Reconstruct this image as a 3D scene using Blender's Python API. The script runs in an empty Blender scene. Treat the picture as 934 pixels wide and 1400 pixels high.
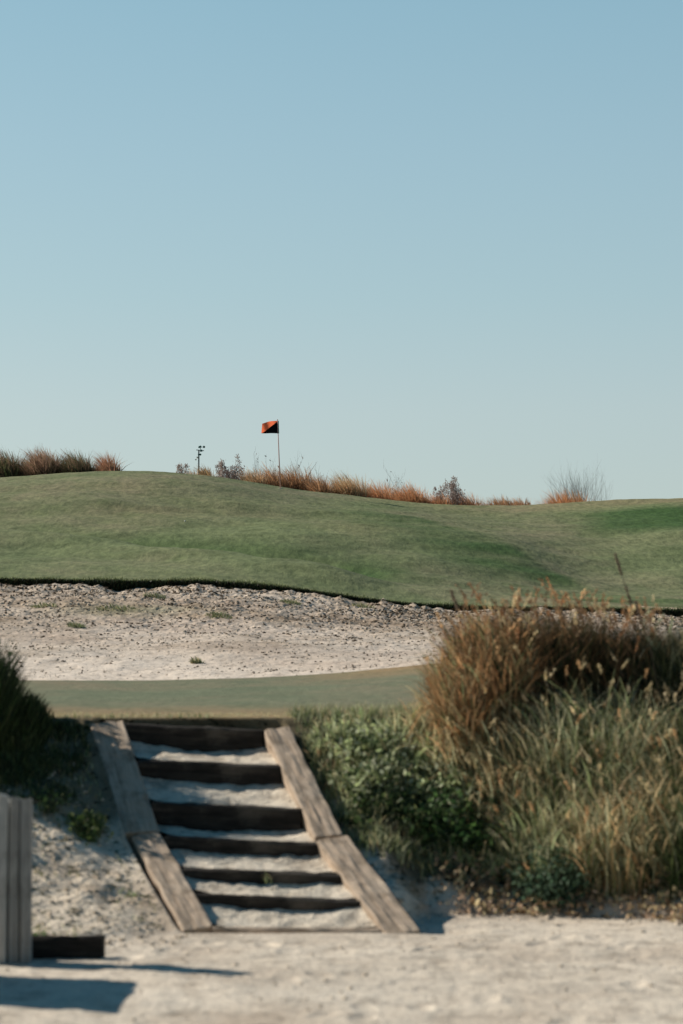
import bpy, math, random
import numpy as np
from mathutils import Vector

random.seed(7)
RNG = np.random.default_rng(11)
R = math.radians
scene = bpy.context.scene
COL = scene.collection

# ------------------------------------------------------------------ camera numbers
CAMZ = 1.6
FPX = 85.0 / 36.0 * 1400.0
PITCH = R(3.515)


def P(px, py, Y):
    """world point at depth Y on the sight line measured in the photograph"""
    u = (px - 467.0) / FPX
    v = (700.0 - py) / FPX
    dy = math.cos(PITCH) - math.sin(PITCH) * v
    dz = math.sin(PITCH) + math.cos(PITCH) * v
    s = Y / dy
    return Vector((u * s, Y, CAMZ + dz * s))


def zat(py, Y):
    return P(467, py, Y).z


def py_of(p):
    d = Vector((p[0], p[1], p[2] - CAMZ))
    fw = d.y * math.cos(PITCH) + d.z * math.sin(PITCH)
    up = -d.y * math.sin(PITCH) + d.z * math.cos(PITCH)
    return 700 - FPX * up / fw


# ------------------------------------------------------------------ noise
_perm = np.random.default_rng(3).random((256, 256))


def vnoise(x, y):
    x = np.asarray(x, float); y = np.asarray(y, float)
    xi = np.floor(x).astype(int); yi = np.floor(y).astype(int)
    xf = x - xi; yf = y - yi
    xf = xf * xf * (3 - 2 * xf); yf = yf * yf * (3 - 2 * yf)
    a = _perm[xi % 256, yi % 256]; b = _perm[(xi + 1) % 256, yi % 256]
    c = _perm[xi % 256, (yi + 1) % 256]; d = _perm[(xi + 1) % 256, (yi + 1) % 256]
    return (a + (b - a) * xf) * (1 - yf) + (c + (d - c) * xf) * yf - 0.5


def fbm(x, y, oct=4, gain=0.5):
    r = 0; a = 1.0
    x = np.asarray(x, float); y = np.asarray(y, float)
    for o in range(oct):
        c, s_ = math.cos(.6 + 1.1 * o), math.sin(.6 + 1.1 * o)
        r = r + a * vnoise((x * c - y * s_) * 2 ** o + 13.7 * o, (x * s_ + y * c) * 2 ** o + 7.1 * o)
        a *= gain
    return r


def sstep(a, b, x):
    t = np.clip((np.asarray(x, float) - a) / (b - a), 0, 1)
    return t * t * (3 - 2 * t)


# ------------------------------------------------------------------ tagging
def tag(o, label=None, cat=None, group=None, kind=None):
    if label: o['label'] = label
    if cat: o['category'] = cat
    if group: o['group'] = group
    if kind: o['kind'] = kind
    return o


def empty(name, loc, rz=0.0):
    o = bpy.data.objects.new(name, None)
    o.empty_display_size = 0.2
    o.location = loc
    o.rotation_euler = (0, 0, rz)
    COL.objects.link(o)
    return o


def mesh_obj(name, V, F, mat, parent=None, smooth=False, col=None, loc=None):
    me = bpy.data.meshes.new(name)
    V = np.asarray(V, dtype=np.float32)
    if isinstance(F, np.ndarray):
        n = len(F); k = F.shape[1]
        me.vertices.add(len(V)); me.vertices.foreach_set('co', V.ravel())
        me.loops.add(n * k); me.loops.foreach_set('vertex_index', F.astype(np.int32).ravel())
        me.polygons.add(n)
        me.polygons.foreach_set('loop_start', np.arange(0, n * k, k, dtype=np.int32))
        me.polygons.foreach_set('loop_total', np.full(n, k, dtype=np.int32))
        me.update(calc_edges=True)
    else:
        me.from_pydata([tuple(map(float, v)) for v in V], [], F)
    if smooth:
        me.polygons.foreach_set('use_smooth', [True] * len(me.polygons))
    if col is not None:
        a = me.attributes.new('tint', 'FLOAT_COLOR', 'POINT')
        c = np.ones((len(V), 4), dtype=np.float32); c[:, :3] = col
        a.data.foreach_set('color', c.ravel())
    me.materials.append(mat)
    me.validate()
    o = bpy.data.objects.new(name, me)
    COL.objects.link(o)
    if parent is not None: o.parent = parent
    if loc is not None: o.location = loc
    return o


class MB:
    """collects simple shapes for one mesh"""
    def __init__(s): s.v = []; s.f = []
    def add(s, v, f):
        b = len(s.v); s.v += [tuple(p) for p in v]; s.f += [tuple(i + b for i in q) for q in f]
    def tube(s, pts, rad, n=8):
        pts = [Vector(p) for p in pts]
        if not hasattr(rad, '__len__'): rad = [rad] * len(pts)
        V = []; F = []
        for i, p in enumerate(pts):
            t = (pts[min(i + 1, len(pts) - 1)] - pts[max(i - 1, 0)]).normalized()
            a = t.orthogonal().normalized() if i == 0 else (a - t * a.dot(t)).normalized()
            b = t.cross(a)
            for k in range(n):
                w = 2 * math.pi * k / n
                V.append(p + (a * math.cos(w) + b * math.sin(w)) * rad[i])
        for i in range(len(pts) - 1):
            for k in range(n):
                k2 = (k + 1) % n
                F.append((i * n + k, i * n + k2, (i + 1) * n + k2, (i + 1) * n + k))
        F.append(tuple(range(n))[::-1]); F.append(tuple((len(pts) - 1) * n + k for k in range(n)))
        s.add(V, F)
    def box(s, c, sx, sy, sz):
        V = [(c[0] + a * sx / 2, c[1] + b * sy / 2, c[2] + d * sz / 2) for a in (-1, 1) for b in (-1, 1) for d in (-1, 1)]
        s.add(V, [(0, 1, 3, 2), (4, 6, 7, 5), (0, 4, 5, 1), (2, 3, 7, 6), (0, 2, 6, 4), (1, 5, 7, 3)])
    def ball(s, c, r, n=10, m=7, half=False, axis=None):
        V = []; F = []
        for i in range(m + 1):
            th = (math.pi / 2 if half else math.pi) * i / m
            for k in range(n):
                w = 2 * math.pi * k / n
                p = Vector((math.sin(th) * math.cos(w), math.sin(th) * math.sin(w), math.cos(th)))
                if axis is not None:
                    p = Vector(axis).to_track_quat('Z', 'Y') @ p
                V.append(Vector(c) + p * r)
        for i in range(m):
            for k in range(n):
                k2 = (k + 1) % n
                F.append((i * n + k, (i + 1) * n + k, (i + 1) * n + k2, i * n + k2))
        s.add(V, F)
    def build(s, name, mat, parent=None, smooth=False):
        return mesh_obj(name, s.v, s.f, mat, parent, smooth)


# ------------------------------------------------------------------ materials
def new_mat(name):
    m = bpy.data.materials.new(name); m.use_nodes = True
    nt = m.node_tree; nt.nodes.clear()
    out = nt.nodes.new('ShaderNodeOutputMaterial')
    return m, nt, out


def N(nt, typ, **kw):
    n = nt.nodes.new(typ)
    for k, v in kw.items():
        if k.startswith('i_'):
            n.inputs[k[2:].replace('_', ' ')].default_value = v
        else:
            setattr(n, k, v)
    return n


def noise(nt, vec, scale, detail=4, rough=0.55, dist=0.0):
    n = N(nt, 'ShaderNodeTexNoise'); n.inputs['Scale'].default_value = scale
    n.inputs['Detail'].default_value = detail; n.inputs['Roughness'].default_value = rough
    n.inputs['Distortion'].default_value = dist
    nt.links.new(vec, n.inputs['Vector'])
    return n.outputs['Fac']


def ramp(nt, fac, stops):
    r = N(nt, 'ShaderNodeValToRGB')
    e = r.color_ramp.elements
    while len(e) > 1: e.remove(e[-1])
    e[0].position = stops[0][0]; e[0].color = (*stops[0][1], 1)
    for p, c in stops[1:]:
        x = e.new(p); x.color = (*c, 1)
    nt.links.new(fac, r.inputs['Fac'])
    return r.outputs['Color']


def mix(nt, fac, a, b, mode='MIX'):
    m = N(nt, 'ShaderNodeMix', data_type='RGBA', blend_type=mode)
    for sock, v in ((m.inputs[0], fac), (m.inputs[6], a), (m.inputs[7], b)):
        if hasattr(v, 'is_linked') or hasattr(v, 'links'): nt.links.new(v, sock)
        elif isinstance(v, (int, float)): sock.default_value = v
        else: sock.default_value = (*v, 1)
    return m.outputs[2]


def mapped(nt, scale=(1, 1, 1), rot=(0, 0, 0)):
    tc = N(nt, 'ShaderNodeTexCoord'); mp = N(nt, 'ShaderNodeMapping')
    mp.inputs['Scale'].default_value = scale; mp.inputs['Rotation'].default_value = rot
    nt.links.new(tc.outputs['Object'], mp.inputs['Vector'])
    return mp.outputs['Vector']


def bumped(nt, h, strength, dist, normal=None):
    b = N(nt, 'ShaderNodeBump'); b.inputs['Strength'].default_value = strength
    b.inputs['Distance'].default_value = dist
    nt.links.new(h, b.inputs['Height'])
    if normal is not None: nt.links.new(normal, b.inputs['Normal'])
    return b.outputs['Normal']


def principled(nt, out, color, rough=0.9, normal=None, spec=0.2, metal=0.0):
    p = N(nt, 'ShaderNodeBsdfPrincipled')
    if isinstance(color, tuple): p.inputs['Base Color'].default_value = (*color, 1)
    else: nt.links.new(color, p.inputs['Base Color'])
    p.inputs['Roughness'].default_value = rough
    p.inputs['Specular IOR Level'].default_value = spec
    p.inputs['Metallic'].default_value = metal
    if normal is not None: nt.links.new(normal, p.inputs['Normal'])
    nt.links.new(p.outputs[0], out.inputs['Surface'])
    return p


def mat_sand(name, lo, mid, hi, speck=(.16, .13, .10), big=0.5, bump=0.5, fine=40, speck_cut=(.27, .36)):
    m, nt, out = new_mat(name)
    v = mapped(nt)
    n1 = noise(nt, v, big, 5, .6)
    n2 = noise(nt, v, 5.0, 6, .65)
    n3 = noise(nt, v, fine, 5, .7)
    c = ramp(nt, n1, [(.3, lo), (.5, mid), (.68, hi)])
    c2 = ramp(nt, n2, [(.32, (.62, .60, .58)), (.5, (1, 1, 1)), (.75, (1.08, 1.06, 1.03))])
    c = mix(nt, 1.0, c, c2, 'MULTIPLY')
    c3 = ramp(nt, n3, [(.30, (.6, .57, .54)), (.48, (1, 1, 1)), (.7, (1.1, 1.1, 1.1))])
    c = mix(nt, 0.8, c, c3, 'MULTIPLY')
    n4 = noise(nt, v, 14, 3, .6)
    f4 = ramp(nt, n4, [(speck_cut[0], (1, 1, 1)), (speck_cut[1], (0, 0, 0))])
    c = mix(nt, f4, c, speck)
    nb = bumped(nt, n3, bump, .012)
    nb = bumped(nt, n2, bump, .05, nb)
    principled(nt, out, c, .95, nb, .1)
    return m


def mat_tinted(name, trans=0.3, rough=0.6, spec=.25, gain=1.0):
    """foliage: the tint of each blade or leaf comes from the mesh"""
    m, nt, out = new_mat(name)
    at = N(nt, 'ShaderNodeAttribute', attribute_name='tint')
    v = mapped(nt)
    n = noise(nt, v, 9, 3)
    c = mix(nt, 1.0, at.outputs['Color'], ramp(nt, n, [(.3, (.75 * gain,) * 3), (.7, (1.15 * gain,) * 3)]), 'MULTIPLY')
    p = N(nt, 'ShaderNodeBsdfPrincipled'); nt.links.new(c, p.inputs['Base Color'])
    p.inputs['Roughness'].default_value = rough; p.inputs['Specular IOR Level'].default_value = spec
    t = N(nt, 'ShaderNodeBsdfTranslucent'); nt.links.new(c, t.inputs['Color'])
    mx = N(nt, 'ShaderNodeMixShader'); mx.inputs[0].default_value = trans
    nt.links.new(p.outputs[0], mx.inputs[1]); nt.links.new(t.outputs[0], mx.inputs[2])
    nt.links.new(mx.outputs[0], out.inputs['Surface'])
    return m


def mat_turf(name, green, green2, brown, bump=.5, patch=.12, streak=1.0, gv=(1.3, .45, 1), gs=4.5):
    m, nt, out = new_mat(name)
    v = mapped(nt, (1, .55, 1), (0, 0, R(-12)))
    vf = mapped(nt)
    big = noise(nt, v, patch, 4, .6, .6)
    med = noise(nt, v, patch * 6, 5, .65)
    fin = noise(nt, mapped(nt, gv, (0, 0, R(4))), gs, 5, .72)
    c = ramp(nt, med, [(.3, green2), (.62, green)])
    f = ramp(nt, big, [(.42, (0, 0, 0)), (.62, (1, 1, 1))])
    f2 = mix(nt, 1.0, f, ramp(nt, med, [(.35, (.25,) * 3), (.6, (1,) * 3)]), 'MULTIPLY')
    c = mix(nt, f2, c, brown)
    at = N(nt, 'ShaderNodeAttribute', attribute_name='tint')
    c = mix(nt, 1.0, c, at.outputs['Color'], 'MULTIPLY')
    c = mix(nt, streak, c, ramp(nt, fin, [(.36, (.72, .75, .72)), (.5, (.98, .98, .98)), (.62, (1.24, 1.22, 1.20))]), 'MULTIPLY')
    nb = bumped(nt, fin, bump, .08)
    nb = bumped(nt, med, bump * .4, .25, nb)
    principled(nt, out, c, .95, nb, .08)
    return m


def mat_wood(name, dark, mid, light, crack=.75, bump=.5, dust=.0):
    m, nt, out = new_mat(name)
    v = mapped(nt, (1.2, 16, 16))
    v2 = mapped(nt, (.8, 30, 30))
    v0 = mapped(nt)
    g = noise(nt, v, 2.2, 6, .65, .4)
    g2 = noise(nt, v2, 1.6, 3, .6, .3)
    blot = noise(nt, v0, 4.5, 5, .65)
    c = ramp(nt, g, [(.28, dark), (.5, mid), (.72, light)])
    c = mix(nt, 1.0, c, ramp(nt, blot, [(.3, (.55, .53, .5)), (.5, (1, 1, 1)), (.7, (1.15, 1.12, 1.1))]), 'MULTIPLY')
    f = ramp(nt, g2, [(.33, (1, 1, 1)), (.40, (0, 0, 0))])
    c = mix(nt, ramp(nt, noise(nt, v0, 2.3, 6, .7), [(.54, (0, 0, 0)), (.68, (dust,) * 3)]), c, (.55, .47, .38))
    c = mix(nt, mix(nt, crack, (0, 0, 0), f), c, tuple(x * .25 for x in dark))
    nb = bumped(nt, g, bump, .01)
    nb = bumped(nt, g2, bump, .008, nb)
    principled(nt, out, c, .85, nb, .2)
    return m


def mat_plain(name, col, rough=.6, metal=0, spec=.4, var=.2, scale=20):
    m, nt, out = new_mat(name)
    n = noise(nt, mapped(nt), scale, 4)
    c = ramp(nt, n, [(.3, tuple(x * (1 - var) for x in col)), (.7, tuple(min(1, x * (1 + var)) for x in col))])
    principled(nt, out, c, rough, bumped(nt, n, .15, .004), spec, metal)
    return m


M = {}
M['path'] = mat_sand('path_sand', (.56, .465, .375), (.72, .63, .525), (.80, .71, .60), big=.8, bump=.35)
M['slope'] = mat_sand('slope_sand', (.52, .40, .30), (.74, .63, .51), (.82, .72, .60), speck=(.10, .095, .06), big=1.6, bump=.45, speck_cut=(.36, .44))
M['bunker'] = mat_sand('bunker_sand', (.62, .50, .41), (.79, .67, .565), (.86, .745, .64), speck=(.16, .14, .105), big=.22, bump=.5, fine=22, speck_cut=(.30, .37))
M['tread'] = mat_sand('tread_sand', (.62, .53, .43), (.78, .69, .57), (.84, .75, .63), big=2.5, bump=.6)
M['soil'] = mat_plain('bank_soil', (.10, .085, .055), .95, spec=.05, var=.4, scale=7)
M['hill'] = mat_turf('hill_turf', (.205, .240, .118), (.150, .188, .085), (.250, .235, .140), .4)
M['lawn'] = mat_turf('lawn_turf', (.195, .215, .140), (.155, .182, .115), (.25, .215, .145), .35, .3, .7, (1.2, .8, 1), 9)
M['lip'] = mat_plain('turf_edge_soil', (.06, .055, .035), .95, spec=.05, var=.5, scale=6)
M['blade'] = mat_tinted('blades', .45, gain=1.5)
M['shade_blade'] = mat_tinted('shaded_reed_blades', .16, gain=.85)  # darker copy of the blades, thicket shade put into the colour
M['leaf'] = mat_tinted('leaves', .35, gain=1.6)
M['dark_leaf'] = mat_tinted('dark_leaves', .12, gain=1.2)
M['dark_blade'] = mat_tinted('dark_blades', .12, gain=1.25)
M['wood'] = mat_wood('sleeper_wood', (.29, .21, .15), (.48, .375, .285), (.60, .485, .38), .55, .8, .55)
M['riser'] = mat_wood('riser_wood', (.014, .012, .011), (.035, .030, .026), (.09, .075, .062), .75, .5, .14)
M['post'] = mat_wood('grey_wood', (.20, .20, .19), (.34, .34, .33), (.46, .46, .44), .5)
M['post_b'] = mat_wood('pale_grey_wood', (.34, .34, .33), (.50, .50, .48), (.60, .59, .57), .4)
M['log'] = mat_wood('dark_sleeper', (.014, .012, .011), (.03, .026, .023), (.07, .06, .05))
M['clod'] = mat_plain('clods', (.16, .12, .085), .95, spec=.05, var=.5, scale=3)
M['stone'] = mat_plain('pale_clods', (.62, .52, .41), .95, spec=.05, var=.25, scale=6)
M['bark'] = mat_plain('twigs', (.085, .065, .055), .9, spec=.1, var=.4)
def mat_cloth(name, c, trans):
    m, nt, out = new_mat(name)
    n = noise(nt, mapped(nt), 6, 3)
    col = ramp(nt, n, [(.3, tuple(x * .88 for x in c)), (.7, tuple(min(1, x * 1.1) for x in c))])
    p = N(nt, 'ShaderNodeBsdfDiffuse'); nt.links.new(col, p.inputs['Color'])
    t = N(nt, 'ShaderNodeBsdfTranslucent'); nt.links.new(col, t.inputs['Color'])
    mx = N(nt, 'ShaderNodeMixShader'); mx.inputs[0].default_value = trans
    nt.links.new(p.outputs[0], mx.inputs[1]); nt.links.new(t.outputs[0], mx.inputs[2])
    nt.links.new(mx.outputs[0], out.inputs['Surface'])
    return m


M['flag_red'] = mat_cloth('orange_cloth', (1.0, .21, .10), .68)
M['flag_black'] = mat_plain('black_cloth', (.006, .007, .010), .8, var=.3, spec=.1)
M['pole'] = mat_plain('flagstick_paint', (.75, .42, .38), .4, var=.05)
M['hem'] = mat_plain('flag_sleeve', (.05, .35, .28), .6, var=.1)
M['steel'] = mat_plain('dark_steel', (.16, .20, .23), .5, .3, var=.15)
M['teal'] = mat_plain('green_plastic', (.05, .17, .16), .5, var=.15)
M['white'] = mat_plain('white_plastic', (.8, .78, .72), .4, var=.04)

# ------------------------------------------------------------------ terrain
TOE_X = [-30, -2.6, -1.3, -.95, .25, .55, 1.0, 1.6, 2.3, 30]
TOE_Y = [13.4, 13.6, 14.15, 14.35, 14.6, 15.3, 15.6, 15.4, 15.1, 14.6]
CREST_X = [-30, -2, 0, .7, 3, 30]
CREST_Y = [17.7, 17.45, 17.45, 17.6, 17.8, 17.8]
SPY = [13.0, 14.35, 15.70, 17.2, 17.5, 18.5]
SPZ = [0.0, .035, .455, 1.14, 1.19, 1.2]


def bank_z(X, Y):
    toe = np.interp(X, TOE_X, TOE_Y); cr = np.interp(X, CREST_X, CREST_Y)
    t = np.clip((Y - toe) / (cr - toe), 0, 1)
    pw = np.interp(X, [-2.5, -.9, 0, .8, 2], [1.05, 1.2, 1.2, .95, .8])
    s = t ** pw
    s = s - .03 * np.sin(t * math.pi * 2)
    z = 1.19 * s
    # stairs
    sp = np.interp(Y, SPY, SPZ)
    xc = np.interp(Y, [14.35, 15.75, 17.3, 18.5], [-.237, -.71, -1.09, -1.3])
    q = X - xc
    on = (1 - sstep(.62, .70, np.abs(q))) * sstep(14.36, 14.5, Y) * (1 - sstep(17.28, 17.4, Y))
    right = sstep(.6, .68, q) * (1 - sstep(.72, 1.3, q)) * (1 - sstep(16.6, 17.4, Y)) * sstep(14.3, 14.75, Y)
    left = sstep(-1.2, -.74, q) * (1 - sstep(-.72, -.66, q)) * sstep(14.2, 14.8, Y)
    z = z * (1 - left) + left * np.minimum(z * 0 + sp - .035, sp)
    z = np.where(right > 0, z * (1 - right) + right * np.minimum(z, sp - .17), z)
    z = z * (1 - on) + on * np.minimum(z, sp - .42)
    return np.maximum(z, -.4)


PXC = np.array([-1500, -300, 0, 100, 200, 300, 400, 500, 600, 700, 800, 934, 1250, 2500], float)
ROWY = np.array([46, 51, 57, 63, 70, 78], float)
TAB = np.array([
    [790, 762, 735, 712, 688, 668],
    [792, 762, 732, 706, 678, 657],
    [793, 764, 735, 706, 671, 650],
    [795, 768, 741, 706, 666, 644],
    [796, 771, 748, 711, 666, 642],
    [797, 775, 754, 718, 674, 651],
    [806, 786, 756, 720, 689, 668],
    [820, 796, 763, 727, 700, 680],
    [829, 803, 770, 736, 710, 691],
    [832, 812, 783, 747, 720, 692],
    [833, 818, 797, 762, 722, 687],
    [836, 824, 799, 757, 712, 681],
    [836, 820, 790, 745, 700, 672],
    [830, 812, 780, 740, 700, 680]], float)
UC = (PXC - 467) / FPX
LAWN_END = lambda u: np.interp(u, UC, [30, 28.5, 28, 28, 28, 28, 28.4, 29, 29.6, 30, 30, 30, 30, 31])
LAWN_PY = [931, 931, 930, 931, 931, 929, 925, 917, 907, 903, 902, 902, 902, 905]


def smooth_cols(vals, u):
    """cubic interpolation over the measured columns"""
    x = UC; y = vals
    m = np.gradient(y, x)
    u = np.clip(u, x[0], x[-1])
    i = np.clip(np.searchsorted(x, u) - 1, 0, len(x) - 2)
    h = x[i + 1] - x[i]; t = (u - x[i]) / h
    return ((2 * t**3 - 3 * t**2 + 1) * y[i] + (t**3 - 2 * t**2 + t) * h * m[i]
            + (-2 * t**3 + 3 * t**2) * y[i + 1] + (t**3 - t**2) * h * m[i + 1])


def z_of_py(py, Y):
    v = (700.0 - py) / FPX
    return CAMZ + (math.sin(PITCH) + math.cos(PITCH) * v) * Y / (math.cos(PITCH) - math.sin(PITCH) * v)


def hill_z(X, Y):
    X = np.asarray(X, float); Y = np.asarray(Y, float)
    u = X / np.maximum(Y, 1)
    Z = np.stack([z_of_py(smooth_cols(TAB[:, k], u), ROWY[k]) for k in range(len(ROWY))], 0)
    Yc = np.clip(Y, ROWY[0], ROWY[-1])
    mm = np.gradient(Z, ROWY, axis=0)
    i = np.clip(np.searchsorted(ROWY, Yc) - 1, 0, len(ROWY) - 2)
    idx = np.indices(i.shape)
    g = lambda A, k: A[(k,) + tuple(idx)]
    h = ROWY[i + 1] - ROWY[i]; t = (Yc - ROWY[i]) / h
    z = ((2 * t**3 - 3 * t**2 + 1) * g(Z, i) + (t**3 - 2 * t**2 + t) * h * g(mm, i)
         + (-2 * t**3 + 3 * t**2) * g(Z, i + 1) + (t**3 - t**2) * h * g(mm, i + 1))
    back = np.clip(Y - 78, 0, None)
    z = z - np.where(back < 22, .0016 * back**2 * .9 + .035 * back, 1.47 + .012 * (back - 22)) * 1.0
    px = u * FPX + 467
    ys = np.interp(px, [300, 430, 567, 632, 717, 817, 934, 1300], [77, 74, 69.5, 66, 61.5, 56.5, 52.5, 48])
    d = Y - ys
    d = d + 1.6 * fbm(X * .25, Y * .12, 2)
    z = z + .05 * sstep(380, 560, px) * (1 - .5 * sstep(860, 1100, px)) * np.where(d > 0, np.exp(-(d / 2.6) ** 2), np.exp(-(d / 3.6) ** 2)) * sstep(46, 49, Y)
    yv = np.interp(px, [-300, 60, 330, 480], [60.5, 59.5, 56.0, 54.0])
    z = z - .42 * np.exp(-((Y - yv) / 1.9) ** 2) * (1 - sstep(420, 560, px)) + .26 * np.exp(-((Y - yv + 4) / 2.0) ** 2) * (1 - sstep(420, 560, px)) * sstep(46, 49, Y)
    near = sstep(46, 50, Y) * (1 - .55 * sstep(70, 78, Y)) * (1 - sstep(100, 130, Y))
    z = z + near * (.34 * fbm(X * .09 + 3, Y * .16, 3) + .09 * fbm(X * .45, Y * .7 + 9, 4))
    return z


def lip_y(X):
    return 46.0 + .35 * fbm(X * .35, X * 0 + 4.2, 4)


def lip_depth(u):
    return np.interp(u * FPX + 467, [-200, 0, 20, 130, 165, 355, 400, 600, 750, 840, 934, 1200],
                     [.04, .03, .07, .06, .12, .12, .05, .03, .02, .07, .07, .06]) + .03 * vnoise(u * 300, u * 0) + .12 * fbm(u * 46 * .9 + 3, u * 0 + 1, 4, .65)


def bunker_z(u, Y):
    y0 = LAWN_END(u); z0 = z_of_py(smooth_cols(np.array(LAWN_PY, float), u), y0)
    zt = z_of_py(smooth_cols(TAB[:, 0], u), 46.0) - .07
    t = np.clip((Y - y0) / (46.0 - y0), 0, 1.05)
    X = u * Y
    z = z0 - .03 + (zt - z0 + .03) * (t ** 1.15) - (lip_depth(u) - .07) * sstep(.86, .98, t)
    amp = .02 + .98 * sstep(0, .06, t)
    rough = sstep(.25, .8, t)
    z = z + amp * (.10 * fbm(X * .5, Y * .5, 3) * (1 - sstep(.85, 1, t))
                   + (.022 + .036 * rough) * fbm(X * 2.6, Y * 2.6, 4, .55)
                   + (.008 + .032 * rough) * np.abs(fbm(X * 7, Y * 5, 3, .6)))
    return z


def lawn_z(u, Y):
    y0 = 17.45; y1 = LAWN_END(u)
    zb = z_of_py(smooth_cols(np.array(LAWN_PY, float), u), y1)
    t = np.clip((Y - y0) / (y1 - y0), 0, 1)
    return 1.19 + (zb - 1.19) * t + .02 * fbm(u * Y * .6, Y * .6, 3) * np.minimum(1, t * 8)


def u_axis(dense, n_dense, wide, n_wide):
    a = np.linspace(-dense, dense, n_dense)
    k = np.linspace(0, 1, n_wide + 1)[1:]
    w = dense + (wide - dense) * k ** 1.8
    return np.concatenate([-w[::-1], a, w])


def sheet(name, us, ys_fn, nrow, z_fn, mat, tint=None, smooth=True, power=1.0):
    t = np.linspace(0, 1, nrow) ** power
    U, T = np.meshgrid(us, t)
    Y = ys_fn(U, T); X = U * Y
    Z = z_fn(U, X, Y, T)
    V = np.stack([X, Y, Z], -1).reshape(-1, 3)
    c = len(us)
    a = (np.arange(nrow - 1)[:, None] * c + np.arange(c - 1)[None, :]).ravel()
    F = np.stack([a, a + 1, a + c + 1, a + c], -1)
    colr = None
    if tint is not None: colr = tint(X, Y).reshape(-1, 3)
    o = mesh_obj(name, V, F, mat, None, smooth, colr)
    tag(o, kind='structure')
    return o


FOOT = []
_r = random.Random(5)
for _i in range(46):
    _x = _r.uniform(-1.6, 2.6); _y = _r.uniform(10.4, 14.2); FOOT.append((_x, _y, _r.uniform(-.5, .5)))
# near ground ----------------------------------------------------------
def path_z(X, Y):
    X = np.atleast_1d(np.asarray(X, float)); Y = np.atleast_1d(np.asarray(Y, float))
    ruts = -.018 * np.exp(-((Y - 12.1 + .10 * X + .12 * np.sin(X * 1.7)) / .10) ** 2) * sstep(-.2, .9, X)
    ruts = ruts - .014 * np.exp(-((Y - 13.3 + .05 * X) / .12) ** 2) * sstep(.3, 1.2, X)
    z = .035 * fbm(X * .8, Y * .8, 3) + .012 * fbm(X * 4, Y * 4, 4, .5) + .005 * fbm(X * 17, Y * 17, 3, .6) + ruts
    for (fx_, fy_, fa) in FOOT:
        m = (np.abs(X - fx_) < .3) & (np.abs(Y - fy_) < .3)
        if not np.any(m): continue
        ca, sa = math.cos(fa), math.sin(fa)
        dx = (X[m] - fx_) * ca + (Y[m] - fy_) * sa; dy = -(X[m] - fx_) * sa + (Y[m] - fy_) * ca
        rr = (dx / .055) ** 2 + (dy / .135) ** 2
        z[m] = z[m] - .010 * np.exp(-rr ** 1.5) + .003 * np.exp(-(rr - 1.7) ** 2 * 2)
    return np.where(np.abs(X) > 20, z * .3, z)


def near_z(X, Y):
    b = bank_z(X, Y)
    toe = np.interp(X, TOE_X, TOE_Y)
    rough = sstep(-.2, .5, Y - toe)
    dn = .05 * fbm(X * 2.2 + 5, Y * 2.2, 3) + np.where(X < -.5, .020, .045) * fbm(X * 6, Y * 6, 4, .55) + .012 * np.abs(fbm(X * 20, Y * 20, 2))
    crest = sstep(17.1, 17.45, Y)
    xc = np.interp(Y, [14.35, 15.75, 17.3, 18.5], [-.237, -.71, -1.09, -1.3])
    closeness = 1 - .7 * (1 - sstep(.7, 1.0, np.abs(X - xc)))
    flat = 1 - (1 - sstep(.66, .80, np.abs(X - xc))) * sstep(14.0, 14.3, Y) * .85
    return b + (path_z(X, Y) * (1 - rough) + dn * rough * closeness * (1 - crest)) * flat


us_near = u_axis(.165, 430, 2.2, 40)
YE = 15.9  # path and bank meet along the toe of the slope


def toe_of(U):
    X = U * 15.0
    return np.interp(X, TOE_X, TOE_Y)


sheet('sand_path', us_near, lambda U, T: 1.0 + (toe_of(U) + .12 - 1.0) * (1 - (1 - T) ** 1.6), 330,
      lambda U, X, Y, T: near_z(X, Y), M['path'])


# bank: sandy on the left of the stairs, soil under plants on the right
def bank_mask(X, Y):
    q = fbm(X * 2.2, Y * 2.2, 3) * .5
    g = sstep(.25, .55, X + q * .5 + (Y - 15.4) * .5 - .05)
    up = np.maximum(sstep(17.0, 17.3, Y + q * .3), sstep(15.65, 16.15, Y + q * .6) * sstep(1.2, 1.6, -X) * .92)  # upper-left term: soil plus shade painted into the bank tint
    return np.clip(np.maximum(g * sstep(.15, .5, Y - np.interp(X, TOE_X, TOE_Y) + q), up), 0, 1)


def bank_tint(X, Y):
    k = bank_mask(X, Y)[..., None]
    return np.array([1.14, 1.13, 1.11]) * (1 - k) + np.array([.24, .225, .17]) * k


def add_tint(mat):
    nt = mat.node_tree
    p = [n for n in nt.nodes if n.type == 'BSDF_PRINCIPLED'][0]
    src = p.inputs['Base Color'].links[0].from_socket
    at = N(nt, 'ShaderNodeAttribute', attribute_name='tint')
    nt.links.new(mix(nt, 1.0, src, at.outputs['Color'], 'MULTIPLY'), p.inputs['Base Color'])


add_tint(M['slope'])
add_tint(M['bunker'])
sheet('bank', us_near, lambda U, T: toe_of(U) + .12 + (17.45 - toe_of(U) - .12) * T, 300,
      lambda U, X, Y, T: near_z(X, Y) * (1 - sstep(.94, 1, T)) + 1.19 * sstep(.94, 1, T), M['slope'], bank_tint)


def lawn_tint(X, Y):
    e = np.maximum(1 - sstep(17.4, 20.5, Y + .8 * fbm(X * 1.5, Y * 1.5, 3)), 0)
    u = X / Y
    d = (LAWN_END(u) - Y)
    br = (1 - sstep(0, 4.5, d)) * sstep(-.03, .02, u)
    k = np.clip(np.maximum(e * .95, br), 0, 1)[..., None]
    return np.array([1.0, 1.0, 1.0]) * (1 - k) + np.array([1.75, 1.15, 1.0]) * k


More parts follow.
